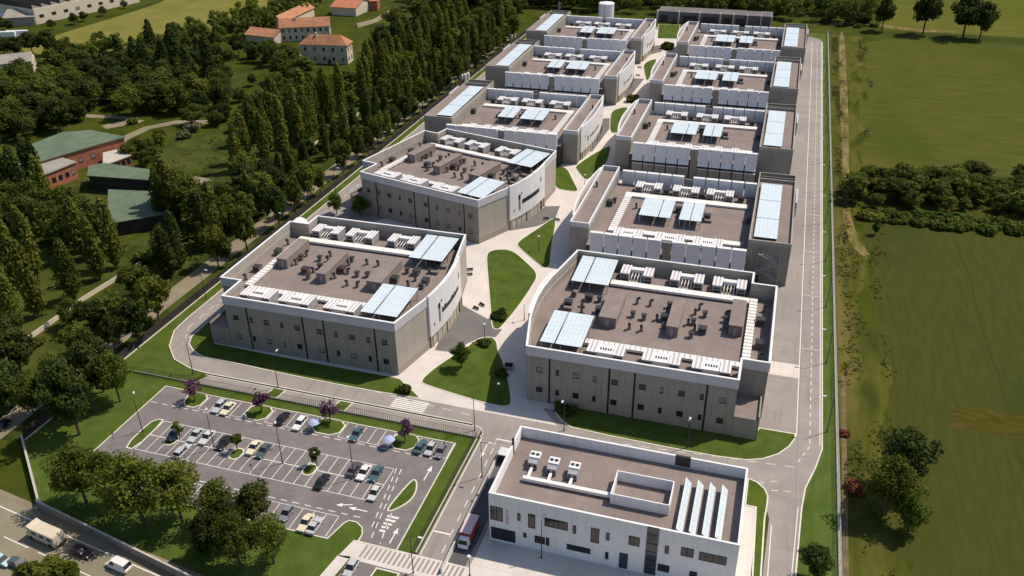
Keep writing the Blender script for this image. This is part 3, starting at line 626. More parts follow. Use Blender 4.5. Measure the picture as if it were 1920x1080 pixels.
def hall_a(fr, where, style, lefty):
    """the tall closed data hall: clad walls under a white fascia, curved white front, roof yard behind a parapet"""
    root = thing('data_hall', where['label'], 'data hall', (fr.x, fr.y, 0), fr.rz, 'grey clad data halls')
    m = fr.mir; T, DK = 14.5, 10.3
    CUR = [(-3.3, 12.6), (-3.85, 15.5), (-4.2, 19), (-4.4, 23), (-4.25, 27), (-3.8, 31), (-3.1, 34.6)]
    inner = [(0, 0), (45, 0), (45, 8), (50.7, 8), (50.7, 42), (45, 42), (45, 47.5), (0, 47.5), (-2.2, 35.2), (-3.0, 31), (-3.5, 26), (-3.6, 21), (-3.2, 16), (-2.7, 12.2)]
    ann = (45, 50.7, 8, 42)
    # walls
    b = MB()
    for i in range(len(inner)):
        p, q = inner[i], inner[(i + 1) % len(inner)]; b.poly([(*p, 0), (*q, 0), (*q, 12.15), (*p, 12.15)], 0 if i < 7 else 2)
    b.box(45.02, 50.2, -.2, 8.0, 0, 5.3, 0, 1); b.box(49.9, 50.2, -.2, 8, 5.3, 6.1, 0)
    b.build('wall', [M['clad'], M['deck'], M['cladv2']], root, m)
    b = MB(); b.wallrun(inset(inner, -.16), .17, 12.13, T - .1, 0, closed=True); b.wallrun(inset(inner, .012), .26, 12.13, T - .1, 2, closed=True); b.wallrun(inset(inner, -.20), .50, T - .1, T, 1, closed=True); b.build('fascia', [M['fascia'], M['cap'], M['strip']], root, m)
    b = MB(); b.wallrun(inset(inner, .03), .42, DK - .02, 12.12, 0, closed=True); b.build('parapet', M['strip'], root, m)
    # curved white front
    b = MB(); b.wallrun(CUR[::-1], .55, 3.4, T + .35, 0); b.build('curved_front', M['white'], root, m)
    b = MB(); b.wallrun([(-3.0, 13.0), (-3.7, 19), (-3.9, 23), (-3.8, 27), (-3.0, 34)], .2, 0, 3.4, 0)
    for k in range(9):
        v = 13.6 + k * 2.5; u = -3.28 - .75 * math.sin((v - 12.6) / 22 * math.pi) ; b.box(u - .12, u + .1, v, v + .5, 0, 3.2, 1 if k % 4 == 3 else 2)
    b.build('plinth', [M['stone'], M['dark'], M['concrete']], root, m)
    sign_on(root, CUR, 5.0, m, style)
    # joint strips and windows of the front wall
    for u in (5.2, 18.4, 23.9, 39.0):
        MB().box(u - .2, u + .2, -.05, .02, .1, 12.1).build('joint_strip', M['black'], root, m)
    for i, u in enumerate((2.9, 7.0, 11.2, 15.3, 19.6, 25.6, 29.7, 33.9, 38.1, 42.3)):
        narrow = i % 2 == 1 and i < 4 or i in (6, 8)
        for zc in (3.45, 8.75): add_window(root, u * m, 0, zc, .75 if narrow else 1.35, 1.35 if narrow else 1.25)
    # roof with its fittings
    roof = MB(); roof.poly([(p[0], p[1], DK) for p in ccw(inner)]); rf = roof.build('roof', M['deck'], root, m)
    for (u0, u1, v0, v1) in ((12.0, 16.0, 18.6, 31.8), (27.6, 30.2, 18.8, 31.8), (41.2, 44.2, 23.2, 35.2)):
        b = MB(); b.box(u0, u1, v0, v1, DK, DK + 2.7); b.box(u0 - .12, u1 + .12, v0 - .12, v1 + .12, DK + 2.7, DK + 2.85); b.box(u0 + (u1 - u0) * .35, u0 + (u1 - u0) * .6, v0 - .03, v0, DK + .1, DK + 2.0, 1)
        b.build('roof_house', [M['deck'], M['unitgrey']], rf, m)
    b = MB(); b.box(10.8, 44.8, 37.9, 40.1, DK + .35, DK + .95, 0)
    for k in range(12): b.box(11.5 + k * 2.9, 11.8 + k * 2.9, 38.2, 39.8, DK, DK + .35, 1)
    b.box(44.9, 46.7, 11.5, 40.1, DK + .35, DK + .95, 0)
    for k in range(10): b.box(45.0, 46.6, 12.0 + k * 2.8, 12.4 + k * 2.8, DK, DK + .35, 1)
    for k in range(19): b.box(44.9, 46.7, 12.2 + k * 1.45, 12.6 + k * 1.45, DK + .95, DK + 1.0, 1)
    b.box(10.8, 44.8, 9.6, 11.4, DK + .35, DK + .95, 0)
    for k in range(28): b.box(11.2 + k * 1.2, 11.5 + k * 1.2, 9.7, 11.3, DK + .95, DK + 1.0, 1)
    b.build('duct', [M['duct'], M['slatgrey']], rf, m)
    vs = [(18.8, 31.4, 1), (22, 31.3, 1), (18.9, 25, 0), (21.6, 24.5, 0), (19.1, 19.4, 1), (21.9, 19.4, 1), (24.6, 25.2, 1), (26.6, 31.6, 0), (26.5, 29.5, 1), (26.4, 25.5, 2), (26.7, 22.0, 1), (33.6, 32.8, 1), (35.2, 29.8, 0), (32.9, 30.2, 1), (33.0, 25.7, 0), (31.9, 25.2, 1), (35.4, 22.5, 2), (33.6, 23.2, 1), (33.2, 19.8, 0), (40.0, 31.2, 1), (40.2, 28.8, 0), (40.2, 26, 1),
          (3.2, 31.4, 3), (7.2, 29.8, 2), (6.2, 26.6, 1), (3.0, 25.7, 2), (6.8, 23.5, 1), (3.0, 24.0, 3), (9.8, 29.8, 0), (11.0, 24.6, 2), (8.8, 21, 3), (2.2, 35.0, 3), (47.9, 30, 2), (48.2, 20.0, 2), (48.6, 15, 1), (48.4, 36, 1)]
    for u, v, k in vs: link('vent', vent_mesh(k), rf, (u * m, v, DK), rnd.choice((0, 0, math.pi / 2)))
    if lefty:
        pass
    # chillers and canopies: each lifted on by crane
    for i, u in enumerate((16.4, 28.5, 39.1)):
        put(CH[1], (*fr.w(u, 6.4), DK), fr.rz, f"slatted chiller along the front parapet of {where['ref']}, {nth(i)} from plaza", 'slatted chillers along the front parapets')
    for i, u in enumerate((16.6, 29.2, 39.6)):
        put(CH[0], (*fr.w(u, 43.6), DK), fr.rz, f"twin chiller by the rear parapet of {where['ref']}, {nth(i)} from plaza", 'twin cabinet chillers at the rear parapets')
    put(CAN['A'], (*fr.w(6.3, 11.4), DK), fr.rz, f"pale solar canopy at the front corner of {where['ref']}", 'solar canopies of the clad halls')
    put(CAN['A'], (*fr.w(6.3, 40.3), DK), fr.rz, f"pale solar canopy at the rear corner of {where['ref']}", 'solar canopies of the clad halls')
    return root

A1 = hall_a(Frame(-76.4, 151.6, -1, 0), dict(label='grey clad data hall with curved white front facing the car park', ref='the hall facing the car park'), 'long', True)
A2 = hall_a(Frame(-80.8, 222.0, -1, math.radians(-14.3)), dict(label='grey clad data hall turned askew behind the hall facing the car park', ref='the skewed hall'), 'bar', True)
A3 = hall_a(Frame(-44.9, 151.1, 1, 0), dict(label='grey clad data hall behind the white office building', ref='the hall behind the office'), 'none', False)

def screen_mesh(wd, tall):
    """one louvre screen of a cooling front: white cap, upper sheet, flared white lip, lower sheet"""
    def f():
        b = MB(); h = 12.3
        b.box(-wd / 2, wd / 2, -.25, 1.0, h - .28, h, 1)
        b.poly([(-wd / 2, -.1, 7.3), (wd / 2, -.1, 7.3), (wd / 2, -.1, h - .28), (-wd / 2, -.1, h - .28)], 0)
        b.poly([(-wd / 2, .9, h - .28), (wd / 2, .9, h - .28), (wd / 2, .9, 7.6), (-wd / 2, .9, 7.6)], 0)
        b.poly([(-wd / 2, -.1, 7.3), (-wd / 2, -.1, h - .28), (-wd / 2, .9, h - .28), (-wd / 2, .9, 7.3)], 0)
        b.poly([(wd / 2, .9, 7.3), (wd / 2, .9, h - .28), (wd / 2, -.1, h - .28), (wd / 2, -.1, 7.3)], 0)
        b.poly([(-wd / 2, -.75, 6.3), (wd / 2, -.75, 6.3), (wd / 2, -.1, 7.3), (-wd / 2, -.1, 7.3)], 1)
        b.poly([(-wd / 2, -.75, 6.15), (wd / 2, -.75, 6.15), (wd / 2, -.75, 6.3), (-wd / 2, -.75, 6.3)], 1)
        b.poly([(-wd / 2, -.75, 6.15), (-wd / 2, .2, 6.15), (wd / 2, .2, 6.15), (wd / 2, -.75, 6.15)], 2)
        b.box(-wd / 2, wd / 2, -.1, .3, .3, 4.9, 2)
        b.box(-wd / 2, wd / 2, -.3, .3, 4.9, 5.15, 1)
        return b.mesh('louvre_screen', [M['louvre'], M['cap'], M['clad']])
    return shared(('scr', wd), f)

def hall_b(fr, where, stair=False):
    """the louvred data hall: cooling screens front and back, an inner wing with a curved white front, an outer wing carrying solar panels"""
    root = thing('louvred_hall', where['label'], 'data hall', (fr.x, fr.y, 0), fr.rz, 'louvred data halls')
    m = fr.mir; T, DK = 12.9, 7.8
    # inner wing
    b = MB(); b.box(0, 5.5, 0, 45, 0, 11.4, 0, skip=('t', 'b')); b.build('wall', M['cladv'], root, m)
    ring = [(0, 0), (5.5, 0), (5.5, 45), (0, 45)]
    b = MB(); b.wallrun(ring, .32, 11.4, T - .1, 0, closed=True); b.wallrun(inset(ring, -.04), .40, T - .1, T, 1, closed=True); b.build('fascia', [M['fascia'], M['cap']], root, m)
    rf2 = MB(); rf2.poly([(0, 0, 11.45), (5.5, 0, 11.45), (5.5, 45, 11.45), (0, 45, 11.45)]); r2 = rf2.build('roof', M['deck'], root, m)
    CUR = [(-.35, 4.2), (-1.0, 8), (-1.6, 13), (-2.0, 19), (-2.0, 25), (-1.7, 32), (-1.1, 38), (-.4, 42.6)]
    b = MB(); b.wallrun(CUR[::-1], .45, 3.0, T + .15, 0); b.build('curved_front', M['white'], root, m)
    b = MB(); b.poly([(p[0], p[1], 11.46) for p in ccw(CUR + [(0, 42.6), (0, 4.2)])]); b.build('front_roof', M['deck'], root, m)
    b = MB(); b.wallrun([(-.25, 5), (-1.2, 13), (-1.6, 22), (-1.3, 32), (-.3, 41.5)], .2, 0, 3.0, 0)
    for k in range(12):
        v = 6.0 + k * 3.0; u = -.45 - 1.35 * math.sin((v - 4.2) / 38.4 * math.pi); b.box(u - .1, u + .1, v, v + .6, 0, 2.8, 1)
    b.build('plinth', [M['stone'], M['dark']], root, m)
    sign_on(root, CUR, 5.0, m, 'short')
    link('vent', vent_mesh(1), r2, (1.2 * m, 30, 11.45))
    # cooling hall
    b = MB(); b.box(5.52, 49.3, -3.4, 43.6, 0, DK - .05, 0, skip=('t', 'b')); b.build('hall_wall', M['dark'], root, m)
    rf = MB(); rf.poly([(5.5, -3.3, DK), (49.3, -3.3, DK), (49.3, 43.5, DK), (5.5, 43.5, DK)]); roof = rf.build('roof', M['deck'], root, m)
    wd = 3.66
    for side in (0, 1):
        for k in range(10):
            u = 6.7 + wd / 2 + .12 + k * (wd + .36) + (2.6 if k >= 5 else 0)
            if side == 0: link('louvre_screen', screen_mesh(wd, 1), root, (u * m, -4.0, 0))
            else: link('louvre_screen', screen_mesh(wd, 1), root, (u * m, 44.2, 0), math.pi)
    MB().box(27.0, 29.3, -3.6, -3.2, 0, 11.6).build('stair_panel', M['clad'], root, m)
    MB().box(27.0, 29.3, 43.4, 43.8, 0, 11.6).build('stair_panel', M['clad'], root, m)
    b = MB(); b.box(9.8, 47.4, 32.3, 35.2, DK + .3, DK + .85); b.box(9.8, 12.0, 8.6, 35.2 - 2.9, DK + .3, DK + .85); b.box(9.8, 47.4, 6.2, 8.6, DK + .3, DK + .85)
    for k in range(13): b.box(10.4 + k * 2.9, 10.7 + k * 2.9, 6.6, 8.2, DK, DK + .3, 1); b.box(10.4 + k * 2.9, 10.7 + k * 2.9, 32.7, 34.8, DK, DK + .3, 1)
    for k in range(16): b.box(9.8, 12.0, 9.0 + k * 1.45, 9.45 + k * 1.45, DK + .85, DK + .92, 1)
    for k in range(6): b.box(10 + k * .3, 10.15 + k * .3, 8.7, 32.2, DK, DK + .3, 1)
    b.build('duct', [M['duct'], M['slatgrey']], roof, m)
    b = MB(); b.box(12.2, 47.2, 8.8, 32.1, DK, DK + .18); b.build('deck_panel', M['deck'], roof, m)
    for u, v, k in ((6.6, 25.2, 2), (7.6, 27.4, 0), (27.6, 25.6, 2), (28.4, 22.6, 0), (36.4, 22.8, 2), (36.6, 20.6, 3), (14.8, 24.8, 1), (48.4, 24, 2), (20.5, 21, 3), (31.8, 21.4, 3), (12.6, 39, 0), (21.9, 38.6, 2), (33.0, 38.2, 2), (45, 38.8, 2)):
        link('vent', vent_mesh(k), roof, (u * m, v, DK + .18), 0)
    # outer wing
    b = MB(); b.box(49.32, 60.6, 2.0, 47.6, 0, 11.8, 0, skip=('t', 'b')); b.build('outer_wall', M['clad'], root, m)
    ring = [(49.32, 2.0), (60.6, 2.0), (60.6, 47.6), (49.32, 47.6)]
    b = MB(); b.wallrun(ring, .35, 11.8, T, 0, closed=True); b.build('parapet', M['strip'], root, m)
    r3 = MB(); r3.poly([(49.32, 2, 11.85), (60.6, 2, 11.85), (60.6, 47.6, 11.85), (49.32, 47.6, 11.85)]); r3.build('outer_roof', M['deck'], root, m)
    b = MB(); b.box(49.32, 49.7, 47.62, 52.6, 0, T); b.box(60.25, 60.6, 47.62, 52.6, 0, T); b.box(49.72, 60.23, 52.2, 52.6, 0, T); b.box(49.72, 60.23, 49.6, 49.8, T - .4, T - .15); b.build('yard_wall', M['clad'], root, m)
    MB().box(60.8, 61.3, 30.0, 41.0, 8.5, T + .3).build('fin_wall', M['fascia'], root, m)
    MB().box(51.5, 53.2, 1.93, 2.0, 0, 2.4).build('door', M['dark'], root, m)
    if stair:
        b = MB()
        for k in range(4):
            z0 = 2.4 * k; x0, x1 = (53, 57.5) if k % 2 == 0 else (57.5, 53)
            b.tube((x0, 1.0, z0), (x1, 1.0, z0 + 2.4), .09); b.tube((x0, .2, z0), (x1, .2, z0 + 2.4), .09); b.tube((x0, .2, z0 + 1), (x1, .2, z0 + 3.4), .05)
            for q in range(9): xx = x0 + (x1 - x0) * (q + .5) / 9; b.box(xx - .15, xx + .15, .2, 1.0, z0 + 2.4 * (q + .5) / 9, z0 + 2.4 * (q + .5) / 9 + .04)
            b.box(x1 - .6, x1 + .6, .1, 1.9, z0 + 2.36, z0 + 2.42)
        for x in (52.4, 58.1):
            for y in (.15, 1.9): b.tube((x, y, 0), (x, y, 10.6), .08)
        b.build('fire_stair', M['steel'], root, m)
    for i, u in enumerate((16.4, 28.1, 38.6)):
        put(CH[0], (*fr.w(u, 36.9 + 1.6), DK), fr.rz, f"twin chiller behind rear screens of {where['ref']}, {nth(i)} from plaza", 'twin cabinet chillers of the louvred halls')
        put(CH[1], (*fr.w(u, 3.0), DK), fr.rz, f"slatted chiller behind front screens of {where['ref']}, {nth(i)} from plaza", 'slatted chillers of the louvred halls')
    put(CAN['B1'], (*fr.w(21.8, 20.6), DK + .18), fr.rz, f"wider solar canopy on the roof of {where['ref']}", 'solar canopies of the louvred halls')
    put(CAN['B2'], (*fr.w(32.1, 20.6), DK + .18), fr.rz, f"narrower solar canopy on the roof of {where['ref']}", 'solar canopies of the louvred halls')
    put(CAN['S'], (*fr.w(53.6, 24.0), 11.85), fr.rz, f"long solar canopy on the outer wing of {where['ref']}", 'long solar canopies on the outer wings')
    return root
for k, (x, y) in enumerate(((-51.9, 218.5), (-53.4, 292.6), (-53.4, 365.3), (-51.6, 434.5))):
    hall_b(Frame(x, y, 1, 0), dict(label=f'louvred data hall on the perimeter road side, {nth(k)} behind the clad hall', ref=f'{nth(k)} louvred hall beside perimeter road'), stair=(k == 0))
for k, (x, y) in enumerate(((-67.6, 293.4), (-67.9, 366.5), (-69.2, 436.0))):
    hall_b(Frame(x, y, -1, 0), dict(label=f'louvred data hall on the poplar side, {nth(k)} behind the skewed hall', ref=f'{nth(k)} louvred hall beside poplars'))

# service buildings at the far end, tower and tanks
far = thing('service_building', 'long low grey service building with dark loading bays at the far end of the site', 'service building', (-76, 533, 0))
b = MB(); b.box(0, 66, 0, 14, 0, 6.2, 0, 1); b.build('wall', [M['darkclad'], M['ramp']], far)
for x in (-.2, 12.5, 24.5, 36.5, 44, 52, 59.6, 65.4): MB().box(x, x + .7, -3.5, 0, 0, 7.0).build('buttress', M['strip'], far)
for x, w_ in ((2, 4), (15, 8), (27, 8), (38.5, 4.5), (46, 5)): MB().box(x, x + w_, -.08, -.003, .1, 4.2).build('loading_bay', M['dark'], far)
def tank(name, lab, x, y, r, h, z0=0, mtl='cap'):
    t = thing(name, lab, 'tank', (x, y, z0)); b = MB(); b.tube((0, 0, 0), (0, 0, h), r, r, 28); b.build('shell', M[mtl], t)
    b = MB(); b.tube((0, 0, h), (0, 0, h + .35), r * 1.03, r * .96, 28); b.tube((0, 0, h + .35), (0, 0, h + .8), r * .96, r * .3, 28); b.build('lid', M['cap'], t)
    b = MB()
    for s_ in (-.25, .25): b.tube((s_, -r - .12, 0), (s_, -r - .12, h + .8), .05)
    for k in range(int(h / .5)): b.box(-.25, .25, -r - .15, -r - .1, k * .5, k * .5 + .05)
    b.build('ladder', M['steel'], t); return t
xx = gp(1136, 40); tank('storage_tank', 'squat white cylindrical tank beyond the last louvred hall', xx[0], xx[1], 4.6, 10.5)
t = thing('storage_tank', 'white horizontal tank at the rear corner of the hall facing the car park', 'tank', (-129.0, 194.0, 0))
b = MB(); b.tube((0, .8, 9.0), (0, 8.2, 9.0), 2.7, 2.7, 24); b.tube((0, 8.2, 9.0), (0, 9.0, 9.0), 2.7, 1.6, 24); b.tube((0, .8, 9.0), (0, 0, 9.0), 2.7, 1.6, 24); b.build('shell', M['cap'], t)
b = MB()
for y in (2.0, 7.0): b.box(-2.4, 2.4, y - .3, y + .3, 0, 7.0)
b.build('stand', M['concrete'], t)
for i, (px, py) in enumerate(((866, 158), (872, 157), (878, 155), (958, 72), (964, 70), (1049, 18))):
    q = gp(px, py); tank('flue_tank', f'small white flue behind the poplar side louvred halls, {nth(i)} from car park', q[0], q[1], .8, 4.2)['group'] = 'small white flues on the poplar side'

# ------------------------------------------------------------------ white office building
off = thing('office_building', 'white two storey office building with a flat roof beside the entrance road', 'office building', (-39.4, 108.6, 0))
OW, OD, OH, OK_ = 43.3, 19.6, 11.3, 8.9
b = MB(); b.box(0, OW, 0, OD, 0, OK_, 0, skip=('t', 'b')); b.build('wall', M['render'], off)
b = MB(); b.wallrun(rect(0, OW, 0, OD), .38, OK_, OH, 0, closed=True); b.build('parapet', M['render'], off)
r_ = MB(); r_.poly([(0, 0, OK_ - .02), (OW, 0, OK_ - .02), (OW, OD, OK_ - .02), (0, OD, OK_ - .02)]); orf = r_.build('roof', M['deck'], off)
def owin(x0, x1, z0, z1, n=1):
    f = MB(); t = .1; f.box(x0, x1, -.06, -.003, z0, z0 + t); f.box(x0, x1, -.06, -.003, z1 - t, z1); f.box(x0, x0 + t, -.06, -.003, z0 + t, z1 - t); f.box(x1 - t, x1, -.06, -.003, z0 + t, z1 - t)
    for k in range(1, n): xm = x0 + (x1 - x0) * k / n; f.box(xm - .05, xm + .05, -.06, -.003, z0 + t, z1 - t)
    o = f.build('window', M['black'], off); MB().box(x0 + t, x1 - t, -.03, -.004, z0 + t, z1 - t).build('pane', M['glass'], o)
for w_ in ((.25, 2.6, 5.1, 8.4, 2), (.3, 4.9, .55, 3.35, 4), (5.3, 5.9, 6.2, 8.0), (7.3, 8.6, 5.1, 8.4), (10.3, 14.5, 6.3, 8.3, 5), (15.4, 16.0, 6.0, 7.9), (18.6, 20.1, 4.9, 8.3), (21.3, 21.9, 6.1, 7.9), (6.4, 7.0, 2.4, 3.6), (8.5, 10.4, 1.8, 3.5, 2), (10.6, 11.2, 1.7, 3.6),
           (14.4, 18.7, 1.9, 3.2, 4), (21.3, 21.9, 1.6, 3.3), (25.2, 27.1, 6.2, 8.3, 2), (31.4, 32.1, 6.0, 7.8), (34.1, 36.2, 6.3, 8.3, 2), (37.1, 41.6, 6.2, 8.1, 4), (30.5, 32.5, 1.6, 3.3, 2), (35.9, 37.2, 1.4, 3.2)): owin(*w_)
MB().box(23.8, 25.3, -.08, -.003, .3, 3.9).build('door', M['glassblue'], off)
sg = MB().box(28.2, 30.2, -.1, -.003, .3, OH + .05).build('stair_glazing', M['glassblue'], off)
b = MB()
for k in range(5): b.box(28.2, 30.2, -.14, -.102, 1.6 + k * 2.0, 1.75 + k * 2.0)
b.build('muntin_grille', M['black'], sg)
MB().box(30.2, 33.0, OD - .42, OD + .06, OK_ + .2, OH + .06).build('parapet_gate', M['dark'], off)
MB().box(.12, .5, 13.6, 14.0, 7.0, 12.8).build('flue_pipe', M['pole'], off)
b = MB(); rr = random.Random(5)
for k in range(7):
    z0 = 4.75 + k * .53
    for q in range(3): b.box(3.05 + q * .25, 3.05 + q * .25 + .17, -.05, -.003, z0, z0 + .32, 0 if k < 4 else 1)
b.build('lettering', [M['sign'], M['signg']], off)
b = MB(); b.wallrun([(20.6, 6.0), (31.0, 6.0), (31.0, 12.4), (20.6, 12.4)], .2, OK_, OK_ + 2.3, 0, closed=True); b.build('roof_enclosure', M['render'], orf)
for i, (x, y) in enumerate(((5.0, 12.2), (8.8, 11.6), (12.8, 11.4))):
    t = thing('air_handler', f'white topped air handling unit on the office roof, {nth(i)} from the entrance road', 'air handler', (-39.4 + x, 108.6 + y, OK_), 0, 'air handling units on the office roof')
    b = MB(); b.box(-.9, .9, -1.6, 1.4, .25, 1.6, 0); b.box(-.7, -.3, -1.64, -1.6, .5, 1.3, 1); b.box(.2, .7, -1.64, -1.6, .5, 1.3, 1)
    for sx in (-.7, .7): b.box(sx - .1, sx + .1, -1.4, 1.2, 0, .25, 1)
    b.build('cabinet', [M['unitgrey'], M['dark']], t)
    b = MB(); b.box(-1.0, 1.0, -.3, 1.5, 1.6, 1.95); b.build('fan_deck', M['cap'], t)
    for sx in (-.45, .45): MB().tube((sx, .6, 1.95), (sx, .6, 2.05), .36, .36, 14).build('fan', M['dark'], t)
t = thing('roof_duct', 'white air duct running along the office roof from the air handlers', 'duct', (-39.4, 108.6, OK_))
b = MB(); b.box(4.2, 21.0, 6.9, 7.7, .35, 1.0)
for x in (5, 8.8, 12.8): b.box(x - .25, x + .25, 7.7, 10.2, .4, .9)
b.build('duct_run', M['duct'], t)
b = MB()
for k in range(8): b.box(4.6 + k * 2.2, 4.8 + k * 2.2, 6.95, 7.65, 0, .35)
b.build('bracket', M['dark'], t)
for k in range(4):
    t = thing('solar_rack', f'tilted row of solar panels on the office roof, {nth(k)} from the air handlers', 'solar panels', (-39.4 + 33.2 + k * 2.15, 108.6 + 8.4, OK_), 0, 'tilted solar rows on the office roof')
    b = MB(); b.poly([(.62, -6.6, .25), (.62, 6.6, .25), (-.5, 6.6, 1.45), (-.5, -6.6, 1.45)], 1); b.poly([(.66, -6.6, .30), (-.46, -6.6, 1.50), (-.46, 6.6, 1.50), (.66, 6.6, .30)][::-1], 0)
    b.poly([(.62, -6.6, .25), (.66, -6.6, .3), (-.46, -6.6, 1.5), (-.5, -6.6, 1.45)], 1); b.poly([(.62, 6.6, .25), (-.5, 6.6, 1.45), (-.46, 6.6, 1.5), (.66, 6.6, .3)], 1); b.poly([(-.5, -6.6, 1.45), (-.46, -6.6, 1.5), (-.46, 6.6, 1.5), (-.5, 6.6, 1.45)], 1)
    b.build('solar_panel', [M['pv'], M['pvd']], t)
    b = MB()
    for q in range(6): y = -6.2 + q * 2.48; b.poly([(.6, y, 0), (-.48, y, 0), (-.48, y, 1.4), (.6, y, .24)]); b.box(-.5, -.42, y - .05, y + .05, 0, 1.4)
    b.build('support', M['steel'], t)

# ------------------------------------------------------------------ houses and sheds beyond the poplars
def oriented(fl, fr, br):
    a, b_, c_ = gp(*fl), gp(*fr), gp(*br)
    ang = math.atan2(b_[1] - a[1], b_[0] - a[0]); W_ = math.hypot(b_[0] - a[0], b_[1] - a[1])
    n = (-math.sin(ang), math.cos(ang)); D_ = (c_[0] - b_[0]) * n[0] + (c_[1] - b_[1]) * n[1]
    return a, ang, W_, max(D_, 5)
def house(name, label, cat, fl, fr, br, h, rise, hip=False, storeys=2, nwin=5, wall='cream', roof='tile', chim=True, D=None):
    a, ang, W_, D_ = oriented(fl, fr, br)
    if D: D_ = D
    t = thing(name, label, cat, (*a, 0), ang)
    b = MB(); b.box(0, W_, 0, D_, 0, h, 0, skip=('t', 'b'))
    if not hip:
        b.poly([(0, 0, h), (0, D_, h), (0, D_ / 2, h + rise)]); b.poly([(W_, 0, h), (W_, D_ / 2, h + rise), (W_, D_, h)])
    b.build('wall', M[wall], t)
    o = .6; e = h - .12; b = MB(); ix = min(D_ / 2 + o, W_ / 2) if hip else 0
    A, B, C_, D2 = (-o, -o, e), (W_ + o, -o, e), (W_ + o, D_ + o, e), (-o, D_ + o, e)
    P, Q = (-o + ix, D_ / 2, h + rise), (W_ + o - ix, D_ / 2, h + rise)
    up = lambda p: (p[0], p[1], p[2] + .22)
    for f in ((A, B, Q, P), (C_, D2, P, Q)): b.poly([up(p) for p in f]); b.poly(list(f)[::-1])
    if hip:
        for f in ((B, C_, Q), (D2, A, P)): b.poly([up(p) for p in f]); b.poly(list(f)[::-1])
    for p, q in ((A, B), (B, C_), (C_, D2), (D2, A)):
        if hip or p[1] == q[1]: b.poly([p, q, up(q), up(p)])
    rf = b.build('roof', M[roof], t)
    if chim:
        b = MB(); x = W_ * .3; b.box(x, x + .9, D_ * .35, D_ * .35 + .9, h + rise * .5, h + rise + 1.1); b.build('chimney', M[wall], rf)
    for s_ in range(storeys):
        zc = h * (s_ + .55) / storeys
        for k in range(nwin):
            add_window(t, W_ * (k + .5) / nwin, 0, zc, 1.2, 1.7)
        for k in range(2): add_window(t, W_, D_ * (k + .5) / 2, zc, 1.2, 1.7, math.pi / 2)
    if storeys: MB().box(W_ * .5 - .7 + (W_ / nwin / 2 if nwin % 2 else 0), W_ * .5 + .7 + (W_ / nwin / 2 if nwin % 2 else 0), -.05, -.003, 0, 2.3).build('door', M['dark'], t)
    return t
house('villa', 'cream villa with a hipped terracotta roof and two rows of dark windows', 'house', (567, 118), (653, 121), (668, 113), 9.5, 4.2, True)
house('farmhouse', 'long cream farmhouse with a terracotta gable roof behind the villa', 'house', (528, 78), (620, 74), (630, 66), 7.5, 4.0, False, 2, 8)
house('barn', 'long low barn under a terracotta roof running away from the farmhouse', 'barn', (534, 57), (590, 30), (598, 34), 5.0, 3.0, False, 0, 1, chim=False, D=9)
house('barn', 'low tiled shed with white skylights beside the farmhouse', 'barn', (462, 78), (515, 84), (530, 74), 4.0, 2.8, False, 0, 1, chim=False, D=12)
house('farm_shed', 'wide shed with a bright orange roof beyond the farmhouse', 'barn', (622, 28), (668, 31), (690, 24), 5.0, 3.5, False, 0, 1, 'cream', 'tile2', False, D=22)
house('farm_shed', 'red walled shed beside the bright orange roofed shed', 'barn', (678, 20), (708, 20), (712, 14), 6.0, 1.5, False, 0, 1, 'brick', 'tile2', False, D=10)
house('white_shed', 'white rendered shed with a pale grey roof at the edge of the wood', 'shed', (0, 150), (66, 143), (76, 134), 7.5, 2.4, False, 1, 8, 'cream', 'greyroof', False, D=18)
# long sheds at the far side of the yellow meadow
a, ang, W_, D_ = oriented((70, 46), (262, 4), (258, -2))
t = thing('factory_shed', 'long pale factory with saw tooth roofs beyond the yellow meadow', 'factory', (*a, 0), ang)
b = MB(); b.box(0, W_, 0, 70, 0, 9, 0, skip=('b',), ); b.build('wall', M['cream'], t)
b = MB(); n_ = 12
for k in range(n_):
    x0, x1 = W_ * k / n_ + .2, W_ * (k + 1) / n_ - .2
    b.poly([(x0, 1, 9.02), (x1, 1, 9.02), (x1, 1, 9.1), (x0, 1, 11.6)]); b.poly([(x0, 1, 11.6), (x1, 1, 9.1), (x1, 69, 9.1), (x0, 69, 11.6)]); b.poly([(x0, 1, 9.02), (x0, 1, 11.6), (x0, 69, 11.6), (x0, 69, 9.02)], 1); b.poly([(x0, 69, 9.02), (x0, 69, 11.6), (x1, 69, 9.1), (x1, 69, 9.02)])
b.build('roof', [M['greyroof'], M['dark']], t)
for k in range(9): add_window(t, W_ * (k + .5) / 9, 0, 4.5, 3.0, 1.6)
house('factory_shed', 'grey roofed low shed at the end of the long pale factory', 'factory', (10, 50), (68, 47), (70, 38), 5, 2.5, False, 0, 1, 'strip', 'greyroof', False, D=26)
for i, (x, y, m_) in enumerate(((8, 36, 'cap'), (22, 32, 'red'), (16, 22, 'cap'), (40, 20, 'dark'), (60, 14, 'cap'), (78, 10, 'red'), (95, 5, 'cap'), (30, 12, 'cap'), (50, 5, 'dark'), (12, 72, 'cap'), (34, 70, 'cap'))):
    q = gp(x, y); t = thing('parked_trailer', f"{ {'cap': 'white', 'red': 'red', 'dark': 'dark'}[m_] } box trailer in the yard by the long factory, {nth(i)} parked", 'trailer', (*q, 0), math.radians(rnd.choice((15, 20, 100))), 'trailers parked by the factory')
    b = MB(); b.box(-6, 6, -1.3, 1.3, 1.0, 3.9); b.build('box', M[m_], t); b = MB()
    for xx in (-4.6, -3.3, 4.2): b.tube((xx, -1.2, .5), (xx, 1.2, .5), .5, .5, 10)
    b.build('axle', M['tyre'], t)
